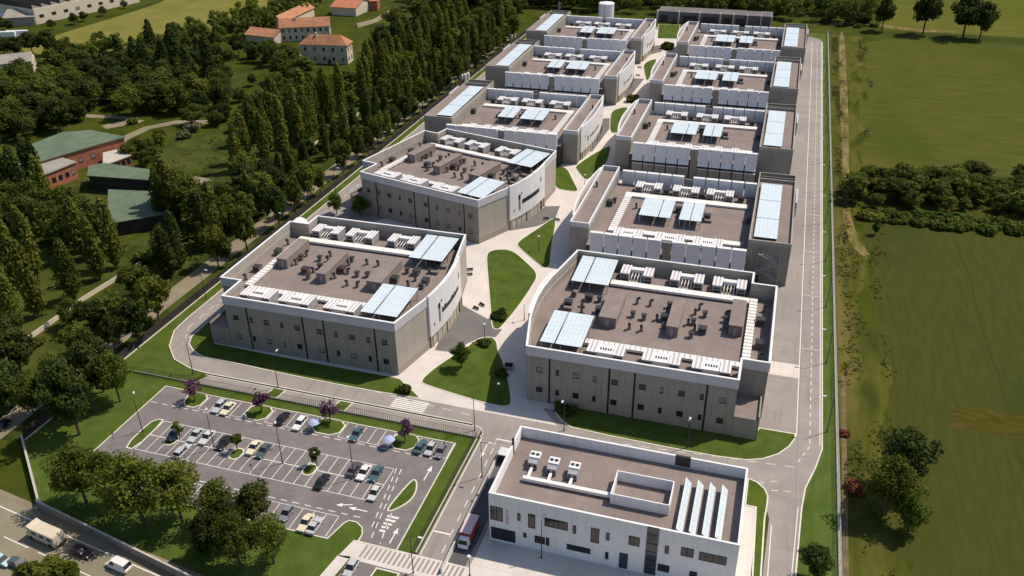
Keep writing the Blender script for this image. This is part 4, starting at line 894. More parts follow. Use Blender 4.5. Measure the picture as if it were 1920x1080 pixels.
# green roofed buildings in the park
def shed_px(name, label, pts, h, rise, wall, roof, cat='shed', extra=0):
    """flat-roofed shed over four eave corners (survey points at eave height)"""
    q = gps(pts, h); t = thing(name, label, cat, (*q[0], 0)); x0, y0 = q[0]; p = ccw([(x - x0, y - y0) for x, y in q])
    b = MB(); b.prism(p, 0, h, 0, cap=False); b.build('wall', M[wall], t)
    b = MB(); b.prism(inset(p, -.5), h, h + .35, 0, bottom=True); rf = b.build('roof', M[roof], t)
    c_ = (sum(u[0] for u in p) / 4, sum(u[1] for u in p) / 4)
    if extra:
        for k in range(extra):
            f0 = .2 + .6 * k / max(1, extra - 1)
            A = [p[0][i] + (p[3][i] - p[0][i]) * f0 for i in (0, 1)]; B = [p[1][i] + (p[2][i] - p[1][i]) * f0 for i in (0, 1)]
            A2 = [A[i] + (B[i] - A[i]) * .15 for i in (0, 1)]; B2 = [A[i] + (B[i] - A[i]) * .8 for i in (0, 1)]
            d = Vector((B2[0] - A2[0], B2[1] - A2[1])); n = Vector((-d.y, d.x)).normalized() * 1.2
            b = MB(); b.prism([(A2[0] - n.x, A2[1] - n.y), (B2[0] - n.x, B2[1] - n.y), (B2[0] + n.x, B2[1] + n.y), (A2[0] + n.x, A2[1] + n.y)], h + .35, h + 1.5)
            b.build('rooflight', M['concrete' if k % 2 else 'greenroof'], rf)
    for k in range(5):
        f0 = (k + .5) / 5; x = p[0][0] + (p[1][0] - p[0][0]) * f0; y = p[0][1] + (p[1][1] - p[0][1]) * f0
        add_window(t, x, y, h * .5, 1.6, 1.6, math.atan2(p[1][1] - p[0][1], p[1][0] - p[0][0]))
    return t
shed_px('brick_hall', 'broad brick hall under a green roof with long rooflights', [(60, 308), (182, 272), (232, 258), (168, 246), (118, 250), (30, 284)], 7, 0, 'brick', 'greenroof', 'hall', 0)
shed_px('brick_hall', 'brick hall with a grey roof in front of the broad green roofed hall', [(78, 330), (140, 305), (96, 292), (0, 300), (0, 318)], 6, 0, 'brick', 'greyroof', 'hall')
shed_px('green_shed', 'green roofed shed whose shaded side faces the poplars', [(166, 330), (292, 339), (290, 322), (196, 308), (170, 312)], 5.5, 0, 'dark', 'greenroof', 'shed')
shed_px('brick_annex', 'small brick annex between the brick hall and the green shed', [(196, 310), (244, 292), (236, 278), (196, 288)], 3.6, 0, 'brick', 'concrete', 'annex')
shed_px('green_shed', 'pale green roofed shed half hidden among the nearer poplars', [(205, 420), (318, 400), (302, 362), (206, 358)], 4.5, 0, 'dark', 'greenroof', 'shed')
for i, (pts, h) in enumerate((([(120, 262), (100, 285), (108, 287), (170, 256), (168, 252)], 8.6),)):
    pass

# ------------------------------------------------------------------ fences and walls
def fence_line(name, label, cat, pts, h, style, m, post=3.0):
    t = thing(name, label, cat, (*pts[0], 0)); x0, y0 = pts[0]; L = [(x - x0, y - y0) for x, y in pts]
    if style == 'solid':
        b = MB(); b.wallrun(L, .14, .32, h); b.build('screen_slat', M[m], t)
        b = MB(); b.wallrun(L, .3, 0, .3); b.build('plinth', M['kerb'], t)
    elif style == 'wall':
        b = MB(); b.wallrun(L, .3, 0, h); b.build('wall', M[m], t); b = MB(); b.wallrun([(x, y) for x, y in L], .36, h, h + .12); b.build('coping', M['concrete'], t)
    else:
        b = MB(); b.wallrun(L, .22, 0, .35); b.build('plinth', M['concrete'], t)
        b = MB()
        for (xa, ya), (xb, yb) in zip(L, L[1:]):
            d = math.hypot(xb - xa, yb - ya); n = max(1, round(d / (.5 if style == 'bars' else post)))
            for k in range(n + 1):
                x, y = xa + (xb - xa) * k / n, ya + (yb - ya) * k / n; b.box(x - .03, x + .03, y - .03, y + .03, .3, h)
            for zz in ((.5, h) if style == 'bars' else (.6, 1.0, 1.4, 1.8, h)): b.tube((xa, ya, zz), (xb, yb, zz), .03, .03, 4)
        b.build('rail', M[m], t)
    return t
fence_line('boundary_fence', 'tall dark slatted fence with a pale plinth along the country lane', 'fence', [(-143.5, 526), (-143.5, 107.2)], 2.4, 'solid', 'darkfence')
fence_line('mesh_fence', 'thin grey mesh fence between the verge and the crop fields', 'fence', [(21.4, 60), (21.4, 526)], 2.2, 'mesh', 'wire')
fence_line('railing', 'dark bar railing between the car park lawn and the ring road', 'railing', [(-143.2, 135.1), (-51.2, 135.1)], 1.9, 'bars', 'pole')
fence_line('railing', 'dark bar railing along the entrance road verge', 'railing', [(-51.2, 134.8), (-51.2, 101.6)], 1.9, 'bars', 'pole')
fence_line('boundary_wall', 'violet grey boundary wall between the car park trees and the highway', 'wall', [(-60.5, 79.6), (-125.2, 91.6)], 1.9, 'wall', 'stonewall')
fence_line('boundary_wall', 'pale low boundary wall from the country lane to the highway', 'wall', [(-125.3, 92.1), (-143.4, 107.0)], 1.5, 'wall', 'concrete')
fence_line('canal_wall', 'low pale wall running through the poplars', 'wall', [(-171.5, 110), (-172.4, 142), (-173.0, 160), (-171.0, 188), (-171, 330)], 1.1, 'wall', 'cream')
fence_line('ramp_wall', 'white retaining wall between the entrance road and the truck ramp', 'wall', [(-45.1, 131.5), (-45.1, 98.5)], 1.1, 'wall', 'render')
t = thing('cabin', 'dark guard booth with a pale roof at the head of the truck ramp', 'booth', (-43.4, 130.0, 0)); MB().box(-.9, .9, -1, 1, 0, 2.2).build('wall', M['darkfence'], t); MB().box(-1.1, 1.1, -1.2, 1.2, 2.2, 2.4).build('roof', M['lamp'], t)

# ------------------------------------------------------------------ lamps, benches, small things
def lamp_proto(h, arm):
    r = thing('street_lamp', 'x', 'street lamp'); b = MB(); b.tube((0, 0, 0), (0, 0, h), .11, .06, 8); b.tube((0, 0, 0), (0, 0, .5), .17, .15, 8); b.build('pole', M['pole'], r)
    if arm:
        MB().tube((0, 0, h - .1), (arm, 0, h + .15), .05, .04, 6).build('bracket', M['pole'], r)
        b = MB(); b.box(arm - .1, arm + .7, -.18, .18, h + .08, h + .2); b.build('lamp_head', M['lamp'], r)
    else:
        b = MB(); b.tube((0, 0, h), (0, 0, h + .15), .1, .38, 10); b.tube((0, 0, h + .15), (0, 0, h + .28), .38, .3, 10); b.build('lamp_head', M['lamp'], r)
    return r
LP = {'tall': lamp_proto(9.0, 1.6), 'short': lamp_proto(4.6, 0)}
def lamp(kind, q, rz, label, group):
    put(LP[kind], (*q, 0), rz, label, group)
PI = math.pi
for q, rz, lb in ((gp(890, 807.5), -PI / 2, 'tall lamp on the kerb where the entrance road meets the ring road'), (gp(904, 895), 0, 'tall armed lamp beside the verge of the entrance road'), ((-49.7, 97.2), 0, 'tall lamp at the end of the zebra causeway'),
                  (gp(402.5, 842.5), 2.2, 'tall lamp between the two silver cars and the empty bays'), (gp(268, 810), 2.2, 'tall lamp on the curved bed at the car park edge'), (gp(530, 869), 2.2, 'tall lamp amid the empty double bays'), (gp(664, 898), 2.2, 'tall lamp beside the row of three parked cars'),
                  (gp(362.5, 702), PI / 2, 'tall lamp at the bend of the ring road'), (gp(521.7, 727), PI / 2, 'tall lamp by the first planted bed on the ring road'), (gp(1289, 840), -PI / 2, 'tall lamp behind the office roof gate'), (gp(1057.5, 808), -PI / 2, 'tall lamp by the dark shrubs of the hall behind the office'), (gp(1015, 1047), PI / 2, 'tall lamp in front of the white office windows')):
    lamp('tall', q, rz, lb, 'tall lamps of the roads and car park')
for k in range(12):
    lamp('tall', (19.4, 158 + k * 27), PI, f'tall lamp on the verge of the long perimeter road, {nth(k)} from the bend', 'tall lamps of the perimeter road')
for k in range(8):
    lamp('tall', (-141.6, 170 + k * 38), 0, f'tall lamp on the grass along the dark fence, {nth(k)} from the bend', 'tall lamps along the dark fence')
for q, lb in ((gp(909, 638), 'short lamp by the round bush on the front plaza lawn'), (gp(936, 752), 'short lamp in the shaded tip of the front plaza lawn'), (gp(983, 601), 'short lamp on the path beside the big plaza lawn'), (gp(1289, 822), 'short lamp on the shaded lawn of the hall behind the office'), (gp(881, 1080), 'short lamp on the office forecourt'), (gp(1010, 470), 'short lamp near the narrow plaza lawn'), (gp(1096, 352), 'short lamp at the path crossing near the skewed hall')):
    lamp('short', q, 0, lb, 'short plaza lamps')
bp = thing('bench', 'x', 'bench')
MB().box(-.95, .95, -.25, .25, .38, .45).build('seat', M['dark'], bp); MB().box(-.95, .95, .2, .26, .5, .85).build('backrest', M['dark'], bp)
for sx in (-.75, .75): MB().box(sx - .05, sx + .05, -.22, .24, 0, .38).build('leg', M['pole'], bp)
for px, py, lb in ((892, 580, 'dark bench on the plaza by the dark ramp, nearer the hall front'), (903, 573.5, 'dark bench on the plaza by the dark ramp, nearer the lawn'), (881, 508, 'dark bench against the curved front of the hall facing the car park'), (880, 517, 'dark bench by the curved front, nearer the lettering'), (1024, 412, 'dark bench at the tip of the narrow plaza lawn, path side'), (1044, 414, 'dark bench at the tip of the narrow plaza lawn, far side'), (1196, 143, 'dark bench on the far plaza by the third louvred front'), (1199, 128, 'dark bench between the far lawn and the curved fronts')):
    put(bp, (*gp(px, py), 0), rnd.uniform(-.6, .6), lb, 'benches on the plaza')
q = gp(954, 690); t = thing('planter', 'square dark planter on the shaded plaza beside the front lawn', 'planter', (*q, 0), .2); b = MB(); b.wallrun(rect(-1.1, 1.1, -1.1, 1.1), .15, 0, .9, closed=True); b.build('tub', M['unitgrey'], t); MB().box(-.95, .95, -.95, .95, .1, .8).build('soil', M['soil'], t)
for px, py, lb in ((591, 806, 'blue parasol in the bay beside the white estate car'), (731, 838, 'blue parasol in the bay at the end of the upper row')):
    t = thing('parasol', lb, 'parasol', (*gp(px, py), 0)); MB().tube((0, 0, 0), (0, 0, 2.6), .04, .03).build('pole', M['steel'], t)
    b = MB(); n = 10
    for k in range(n):
        a0, a1 = 2 * PI * k / n, 2 * PI * (k + 1) / n
        b.poly([(1.35 * math.cos(a0), 1.35 * math.sin(a0), 2.1), (1.35 * math.cos(a1), 1.35 * math.sin(a1), 2.1), (.75 * math.cos(a1), .75 * math.sin(a1), 2.5), (.75 * math.cos(a0), .75 * math.sin(a0), 2.5)])
        b.poly([(.75 * math.cos(a0), .75 * math.sin(a0), 2.5), (.75 * math.cos(a1), .75 * math.sin(a1), 2.5), (0, 0, 2.7)])
    b.build('canopy', M['parasol'], t)
    b = MB(); b.tube((0, 0, 0), (0, 0, .08), .4, .35, 12); b.build('base', M['dark'], t)
# office entrance canopy bits and front steps
t = thing('entrance_steps', 'pale entrance steps in front of the office door', 'steps', (-16.5, 99.0, .06), -.13)
b = MB()
for k in range(3): b.box(0, 6, k * .4, 2.0, k * .15, (k + 1) * .15)
b.build('step', M['concrete'], t)
t = thing('entrance_shelter', 'small glass shelter in front of the office forecourt', 'shelter', (-24.5, 96.0, .14), -.12)
MB().box(0, 6.5, 0, 2.2, 2.4, 2.55).build('roof', M['glassblue'], t)
for x in (.2, 6.3):
    for y in (.2, 2.0): MB().box(x - .05, x + .05, y - .05, y + .05, 0, 2.4).build('post', M['dark'], t)

# ------------------------------------------------------------------ vehicles
def paint(name, c, rough=.3):
    return mat(name, c, rough, spec=.5)
PAINT = {'white': paint('white_car_paint', (.72, .71, .69)), 'cream': paint('cream_car_paint', (.70, .62, .45)), 'silver': paint('silver_car_paint', (.46, .47, .48), .25), 'pale': paint('pale_car_paint', (.56, .57, .54)),
         'black': paint('black_car_paint', (.018, .018, .020)), 'slate': paint('slate_car_paint', (.075, .095, .105)), 'teal': paint('teal_car_paint', (.06, .115, .13)), 'violet': paint('violet_grey_car_paint', (.085, .075, .095)), 'grey': paint('grey_car_paint', (.20, .21, .23)), 'mauve': paint('mauve_car_paint', (.20, .17, .21)), 'cyan': paint('pale_cyan_car_paint', (.45, .60, .60)), 'maroon': paint('maroon_car_paint', (.05, .012, .018))}
def car_proto(kind):
    """nose towards -y; body shell, glasshouse, wheels and lamps"""
    L, W_ = {'saloon': (4.5, 1.78), 'estate': (4.5, 1.78), 'hatch': (3.9, 1.7), 'van': (4.9, 1.95)}[kind]
    hb = {'saloon': .86, 'estate': .88, 'hatch': .9, 'van': 1.05}[kind]; ht = {'saloon': 1.42, 'estate': 1.47, 'hatch': 1.48, 'van': 1.95}[kind]
    r = thing('parked_car', 'x', 'car')
    # lower body by cross sections along y
    prof = [(-L / 2, .38, .55, .78), (-L / 2 + .12, .28, .68, .93), (-L / 2 + .9, .22, hb - .08, 1), (-L / 2 + 1.35, .2, hb, 1), (L / 2 - 1.0, .2, hb + .03, 1), (L / 2 - .15, .26, hb - .0 if kind != 'saloon' else hb - .02, .95), (L / 2, .36, hb - .12, .86)]
    b = MB(); rings = []
    for y, z0, z1, ws in prof:
        hw_ = W_ / 2 * ws; n = len(b.v)
        b.v += [(-hw_ * .9, y, z0), (-hw_, y, z0 + .18), (-hw_, y, (z0 + z1) / 2 + .05), (-hw_ * .9, y, z1), (hw_ * .9, y, z1), (hw_, y, (z0 + z1) / 2 + .05), (hw_, y, z0 + .18), (hw_ * .9, y, z0)]
        rings.append(n)
    for a, c_ in zip(rings, rings[1:]):
        for k in range(8): b.f.append([a + k, a + (k + 1) % 8, c_ + (k + 1) % 8, c_ + k]); b.m.append(0)
    b.f.append([rings[0] + k for k in range(8)][::-1]); b.m.append(0); b.f.append([rings[-1] + k for k in range(8)]); b.m.append(0)
    y0, y1, y2, y3 = {'saloon': (-.85, -.1, 1.05, 1.65), 'estate': (-.85, -.15, 1.75, 2.12), 'hatch': (-.8, -.1, 1.3, 1.8), 'van': (-1.55, -.9, 2.2, 2.38)}[kind]
    wt, wb = W_ / 2 * .74, W_ / 2 * .9
    # roof skin and pillars are painted, the sides are glass
    b.poly([(-wt, y1, ht), (wt, y1, ht), (wt, y2, ht - .03), (-wt, y2, ht - .03)])
    for s_ in (-1, 1):
        for (ya, yb, yc, yd) in ((y0, y0 + .07, y1 + .07, y1), (y3 - .1, y3, y2, y2 - .1), ((y0 + y3) / 2 - .04, (y0 + y3) / 2 + .04, (y1 + y2) / 2 + .04, (y1 + y2) / 2 - .04)):
            b.poly([(s_ * (wb + .012), ya, hb - .02), (s_ * (wb + .012), yb, hb - .02), (s_ * (wt + .012), yc, ht - .01), (s_ * (wt + .012), yd, ht - .01)])
        if kind == 'van': b.poly([(s_ * (wb + .014), -.2, hb - .02), (s_ * (wb + .014), y3, hb - .02), (s_ * (wt + .014), y2, ht - .01), (s_ * (wt + .014), -.1, ht - .01)])
        b.box(s_ * (W_ / 2 + .02) - .08, s_ * (W_ / 2 + .02) + .08, y0 + .25, y0 + .4, hb - .02, hb + .12)
    body = b.build('body', M['dark'], r); body.data.materials.clear(); body.data.materials.append(PAINT['white'])
    body.material_slots[0].link = 'OBJECT'; body.material_slots[0].material = PAINT['white']
    b = MB(); A = [(-wb, y0, hb - .02), (wb, y0, hb - .02), (wb, y3, hb - .02), (-wb, y3, hb - .02)]; T_ = [(-wt, y1, ht - .015), (wt, y1, ht - .015), (wt, y2, ht - .045), (-wt, y2, ht - .045)]
    for k in range(4): b.poly([A[k], A[(k + 1) % 4], T_[(k + 1) % 4], T_[k]])
    b.build('glasshouse', M['glass'], r)
    for sx in (-1, 1):
        for yy in (-L / 2 + .85, L / 2 - .85):
            b = MB(); x = sx * (W_ / 2 - .1); b.tube((x - .1, yy, .32), (x + .1, yy, .32), .32, .32, 14, 0); b.tube((x - .105, yy, .32), (x + .105, yy, .32), .19, .19, 10, 1); b.build('wheel', [M['tyre'], M['lamp']], r)
        xx = sx * W_ * .36
        MB().box(xx - .2, xx + .2, -L / 2 + .02, -L / 2 + .14, .57, .68).build('headlight', M['headlight'], r)
        MB().box(xx - .18, xx + .18, L / 2 - .1, L / 2 + .01, .62, .76).build('taillight', M['taillight'], r)
    return r
CARP = {k: car_proto(k) for k in ('saloon', 'estate', 'hatch', 'van')}
first_use = set()
def car(kind, col, q, rz, label, group='cars in the car park', name=None):
    p = CARP[kind]
    if kind in first_use: c = copy_tree(p, (*q, .06), rz, label, group)
    else:
        first_use.add(kind); c = p; c.location = (*q, .06); c.rotation_euler = (0, 0, rz); c['label'] = label; c['group'] = group
    for ch in c.children:
        if ch.name.startswith('body'): ch.material_slots[0].material = PAINT[col]
    if name: c.name = name
    return c
for px, py, kind, col, fl, lb in (
    (411, 761, 'estate', 'silver', 0, 'silver estate in the upper row beside a cream car'), (427, 765, 'saloon', 'cream', 0, 'cream saloon in the upper row beside a silver estate'), (530, 783, 'saloon', 'black', 1, 'black saloon in the upper row behind a tall lamp'), (562, 793, 'estate', 'white', 0, 'white estate in the upper row between the black car and a parasol'),
    (668, 813, 'saloon', 'teal', 0, 'dark teal saloon alone at the end of the upper row'), (788, 836, 'saloon', 'teal', 1, 'teal saloon in the corner row beside a silver hatchback'), (807, 841, 'hatch', 'silver', 0, 'silver hatchback between teal and mauve cars in the corner'), (826, 846, 'hatch', 'mauve', 0, 'mauve hatchback at the end of the corner row'),
    (326, 814, 'hatch', 'slate', 0, 'slate hatchback half hidden under the small tree by the curved bed'), (367, 815, 'saloon', 'silver', 0, 'silver saloon next to another silver car, beside the first small tree'), (388, 819, 'saloon', 'pale', 0, 'pale silver saloon beside the tall lamp'), (420, 829, 'saloon', 'black', 0, 'black saloon beside the second small tree'),
    (476, 838, 'saloon', 'cream', 0, 'cream white saloon beside a slate car in the double bays'), (494, 844, 'saloon', 'slate', 0, 'slate saloon beside the cream white saloon'), (664, 878, 'saloon', 'violet', 1, 'dark violet saloon behind the lamp in the row of three'), (682, 885, 'saloon', 'white', 0, 'white saloon in the middle of the row of three'), (705, 887, 'saloon', 'teal', 0, 'teal saloon at the end of the row of three'),
    (342, 844, 'estate', 'silver', 1, 'silver estate in the lower bays under the first small tree'), (604, 901, 'saloon', 'black', 1, 'black saloon in the lower bays by the third small tree'), (702, 924, 'hatch', 'pale', 0, 'pale hatchback in the lower bays near the crossing'),
    (537, 962, 'hatch', 'grey', 0, 'grey hatchback in the bottom row near the big trees'), (573, 979, 'saloon', 'cream', 0, 'cream saloon in the bottom row beside a silver car'), (590, 984, 'saloon', 'silver', 1, 'silver saloon in the bottom row beside the cream saloon'), (658, 1064, 'hatch', 'silver', 0, 'silver hatchback below the zebra causeway')):
    car(kind, col, gp(px, py, .75), PI if fl else 0.0, lb)
HA = math.radians(-8.2)
car('saloon', 'maroon', gp(153, 1033, .7), HA + PI / 2 * -1 + PI, 'dark maroon saloon on the highway between the camper and the white van', 'cars on the highway')
car('van', 'white', gp(222, 1057, 1.0), HA - PI / 2, 'white van driving along the highway', 'cars on the highway')
car('saloon', 'slate', gp(34, 1056, .7), HA + PI / 2, 'dark slate saloon in the far highway lane beside the bush', 'cars on the highway')
car('hatch', 'cyan', gp(4, 1050, .7), HA + PI / 2, 'pale cyan car at the picture edge on the highway', 'cars on the highway')
car('hatch', 'black', gp(4, 797, .7), .1, 'black car on the country lane near the highway', 'cars on the country lane')
# camper bus on the highway
cq = gp(86, 1001, 1.5); t = thing('camper_bus', 'pale cream camper bus with a ribbed roof on the highway', 'bus', (*cq, .05), HA + PI)
b = MB(); b.box(-3.6, 3.2, -1.2, 1.2, .45, 2.75); b.poly([(3.2, -1.2, .45), (4.0, -1.1, .45), (4.0, -1.1, 1.3), (3.2, -1.2, 2.1)]); b.poly([(3.2, 1.2, .45), (3.2, 1.2, 2.1), (4.0, 1.1, 1.3), (4.0, 1.1, .45)]); b.poly([(4.0, -1.1, .45), (4.0, 1.1, .45), (4.0, 1.1, 1.3), (4.0, -1.1, 1.3)]); b.poly([(2.2, -1.2, 2.75), (2.2, 1.2, 2.75), (3.3, 1.2, 3.1), (3.3, -1.2, 3.1)])
for k in range(9): b.box(-3.4 + k * .62, -3.15 + k * .62, -1.15, 1.15, 2.75, 2.82)
b.box(3.2, 3.3, -1.2, 1.2, 2.0, 3.1)
b.build('body', M['cream'], t)
b = MB(); b.poly([(3.22, -1.1, 2.05), (3.98, -1.05, 1.32), (3.98, 1.05, 1.32), (3.22, 1.1, 2.05)]); b.build('windscreen', M['glass'], t)
for s_ in (-1, 1):
    for x0 in (-2.9, -1.0, 1.0): MB().box(x0, x0 + 1.2, s_ * 1.21 - .01, s_ * 1.21 + .01, 1.6, 2.2).build('window', M['glass'], t)
    for x0 in (-2.2, 2.7):
        b = MB(); b.tube((x0, s_ * 1.0, .45), (x0, s_ * 1.25, .45), .45, .45, 14); b.build('wheel', M['tyre'], t)
    MB().box(-3.66, -3.6, s_ * .95 - .15, s_ * .95 + .15, .8, 1.1).build('taillight', M['taillight'], t)
MB().box(-3.66, -3.6, -1.2, 1.2, .45, .7).build('bumper', M['dark'], t)
# delivery truck on the ramp
tq = gp(873, 985, 2.8); t = thing('delivery_truck', 'red delivery truck with a pale pink roof on the ramp beside the office', 'truck', (-43.2, tq[1], .07), 0, None, (.85, .85, .85))
b = MB(); b.box(-1.2, 1.2, -2.3, 3.4, 1.0, 3.35); b.build('cargo_box', M['red'], t)
b = MB(); b.box(-1.23, 1.23, -2.33, 3.43, 3.35, 3.45); b.build('roof_panel', mat('pink_roof', (.62, .47, .48), .6), t)
b = MB(); b.box(-1.1, 1.1, -4.0, -2.4, .5, 1.55); b.poly([(-1.1, -4.0, 1.55), (1.1, -4.0, 1.55), (1.0, -3.6, 2.6), (-1.0, -3.6, 2.6)][::1]); b.box(-1.0, 1.0, -3.55, -2.4, 1.55, 2.65); b.build('cab', M['render'], t)
b = MB(); b.poly([(-1.0, -4.03, 1.62), (1.0, -4.03, 1.62), (.92, -3.66, 2.5), (-.92, -3.66, 2.5)]); b.build('windscreen', M['glass'], t)
for s_ in (-1, 1):
    for yy in (-3.2, 1.4, 2.4): MB().tube((s_ * .85, yy, .5), (s_ * 1.15, yy, .5), .5, .5, 14).build('wheel', M['tyre'], t)
    MB().box(s_ * .8 - .18, s_ * .8 + .18, -4.06, -4.0, .7, .95).build('headlight', M['headlight'], t)

# ------------------------------------------------------------------ trees and plants
def leaf_cloud(name, m, clumps, per, size, seed):
    """leaf sprays on the surface of many clumps: (x, y, z, rx, rz) each"""
    g = np.random.default_rng(seed); V = []; n = 0
    for (x, y, z, rx, rz) in clumps:
        k = per
        d = g.normal(size=(k, 3)); d /= np.linalg.norm(d, axis=1)[:, None]
        rad = g.uniform(.55, 1.08, (k, 1)); p = d * rad * np.array([rx, rx, rz]) + np.array([x, y, z])
        nrm = d + g.normal(scale=.55, size=(k, 3)) + np.array([0, 0, .25]); nrm /= np.linalg.norm(nrm, axis=1)[:, None]
        t = np.cross(nrm, g.normal(size=(k, 3))); t /= np.linalg.norm(t, axis=1)[:, None]; bt = np.cross(nrm, t)
        s = (size * g.uniform(.6, 1.35, (k, 1)))
        V.append(np.stack([p - t * s - bt * s * .6, p + t * s * .9 - bt * s * .7, p + t * s + bt * s * .7, p - t * s * .8 + bt * s * .65], 1).reshape(-1, 3)); n += k
    V = np.concatenate(V); me = bpy.data.meshes.new(name); me.vertices.add(len(V)); me.vertices.foreach_set("co", V.astype(np.float32).ravel())
    me.loops.add(n * 4); me.polygons.add(n); me.loops.foreach_set("vertex_index", np.arange(n * 4, dtype=np.int32)); me.polygons.foreach_set("loop_start", np.arange(0, n * 4, 4, dtype=np.int32))
    me.update(calc_edges=True); me.materials.append(m); return me
def trunk_mesh(h, r, seed, limbs=5, spread=1.6, top=.75):
    g = random.Random(seed); b = MB(); b.tube((0, 0, -.1), (.1, .05, h * .35), r, r * .75, 8); b.tube((.1, .05, h * .35), (-.05, .1, h * top), r * .75, r * .25, 7)
    for k in range(limbs):
        a = 2 * PI * k / limbs + g.uniform(-.4, .4); z0 = h * g.uniform(.28, .5); L = spread * g.uniform(.6, 1.0)
        b.tube((0, 0, z0), (math.cos(a) * L, math.sin(a) * L, z0 + L * g.uniform(.7, 1.2)), r * .45, r * .12, 5)
    return b.mesh('trunk', M['trunk'])
def broad(seed, m, H=10, R=4.2, base=.28, per=80, nc=40, size=.25):
    g = random.Random(seed); cl = []
    for k in range(nc):
        u = g.uniform(-.9, 1); a = g.uniform(0, 2 * PI); q = g.random() ** .45
        rr = math.sqrt(max(0, 1 - u * u)) * R * q * .82; lob = 1 + .22 * math.sin(3 * a + seed)
        zc = H * (base + (1 - base) * .5 * (1 + u * .82)); s = R * g.uniform(.24, .40)
        cl.append((rr * math.cos(a) * lob, rr * math.sin(a) * lob, zc, s, s * g.uniform(.65, .9)))
    return leaf_cloud('crown', m, cl, per, size, seed), trunk_mesh(H, .034 * H * .75, seed, 6, R * .6)
def poplar(seed, m, H=16, R=2.4, per=60, nc=50, size=.26):
    g = random.Random(seed); cl = []
    for k in range(nc):
        t = (k + .5) / nc; z = H * (.10 + .87 * t); prof = min(1, t / .18) ** .6 * (1 - t ** 3.0) ** .75
        a = k * 2.4 + g.uniform(-.5, .5); rr = R * prof * g.uniform(.25, .8); s = R * (.20 + .28 * prof) * g.uniform(.8, 1.2)
        cl.append((rr * math.cos(a) + .25 * math.sin(z * .4 + seed), rr * math.sin(a), z, s, s * 1.75))
    return leaf_cloud('crown', m, cl, per, size, seed), trunk_mesh(H, .022 * H * .7, seed, 3, R * .4, .92)
def bushy(seed, m, R=1.0, per=60, nc=9, size=.16, flat=.8):
    g = random.Random(seed); cl = []
    for k in range(nc):
        a = g.uniform(0, 2 * PI); q = math.sqrt(g.random()) * .65; s = R * g.uniform(.3, .5); cl.append((R * q * math.cos(a), R * q * math.sin(a), R * flat * g.uniform(.25, .75), s, s * .85))
    return leaf_cloud('foliage', m, cl, per, size, seed), None
TM = {}
TM.update({
 'poplar': [poplar(11, M['leafp']), poplar(12, M['leafp'], 16, 2.6), poplar(13, M['leafp'], 16, 2.0), poplar(14, M['leafd'], 16, 2.4), poplar(15, M['leafb'], 16, 3.2, nc=60), poplar(16, M['leafb'], 16, 2.7), poplar(17, M['leafd'], 16, 3.0, nc=56)],
 'broadleaf tree': [broad(21, M['leafb']), broad(22, M['leafb'], 10, 4.8, .2), broad(23, M['leafd'], 10, 4.0, .18), broad(24, M['leafp'], 10, 3.6, .2), broad(25, M['leafb'], 10, 5.2, .3, nc=42), broad(26, M['leafd'], 10, 4.6, .12)],
 'garden tree': [broad(31, M['leafb'], 8, 3.3, .34, 110, 46, .13), broad(32, M['leafb'], 8, 3.4, .36, 110, 46, .13), broad(33, M['leafd'], 8, 3.0, .25, 130, 44, .14), broad(34, M['leafg'], 8, 2.9, .2, 120, 38, .14)],
 'car park tree': [broad(41, M['leafb'], 5, 1.35, .36, 70, 16, .15)],
 'plum tree': [broad(51, M['leafv'], 5, 2.0, .40, 34, 18, .16), broad(52, M['leafv'], 5, 2.2, .42, 32, 18, .16)],
 'bush': [bushy(61, M['leafd']), bushy(62, M['leafb']), bushy(63, M['leafg']), bushy(64, M['leafl']), bushy(65, M['leafr'])],
})
TM['hedgerow tree'] = TM['broadleaf tree']
NM = {'poplar': 'poplar_tree', 'broadleaf tree': 'broadleaf_tree', 'hedgerow tree': 'hedgerow_tree', 'garden tree': 'garden_tree', 'car park tree': 'sapling_tree', 'plum tree': 'plum_tree', 'bush': 'bush'}
NOM = {'poplar': 16, 'broadleaf tree': 10, 'hedgerow tree': 10, 'garden tree': 8, 'car park tree': 5, 'plum tree': 5, 'bush': 1}
OPEN = [(318, 262, 436, 330), (464, 262, 492, 300), (168, 315, 285, 342), (60, 262, 228, 300), (572, 80, 666, 112), (470, 50, 625, 72), (420, 140, 470, 158), (330, 20, 520, 60), (72, 606, 118, 636), (140, 576, 163, 590), (177, 546, 204, 564), (217, 515, 249, 538), (303, 546, 348, 572), (165, 648, 207, 676), (362, 503, 400, 520)]
def to_photo(x, y, z):
    v = CAMM @ np.array([x, y, z - CAM_H]); return 960 + F_PX * v[0] / v[2], 540 - F_PX * v[1] / v[2]
def hides(x, y, h):
    """would a tree here stand in front of a lawn or roof that the survey shows open?"""
    for t in (.12, .24, .36, .48, .6, .72, .84, .96):
        px, py = to_photo(x, y, h * t)
        for i, (x0, y0, x1, y1) in enumerate(OPEN):
            if x0 < px < x1 and y0 < py < y1: return True
    return False
def plant(kind, x, y, h, label, group=None, var=None, wide=1.0, z=0):
    v = TM[kind]; cr_, tr_ = v[rnd.randrange(len(v)) if var is None else var]
    s = h / NOM[kind]; sw = s * wide * rnd.uniform(.92, 1.08)
    cat = {'bush': 'bush'}.get(kind, 'tree')
    t = thing(NM[kind], label, cat, (x, y, z), rnd.uniform(0, 2 * PI), group, (sw, sw * rnd.uniform(.92, 1.08), s))
    link('crown' if tr_ else 'foliage', cr_, t)
    if tr_: link('trunk', tr_, t)
    return t
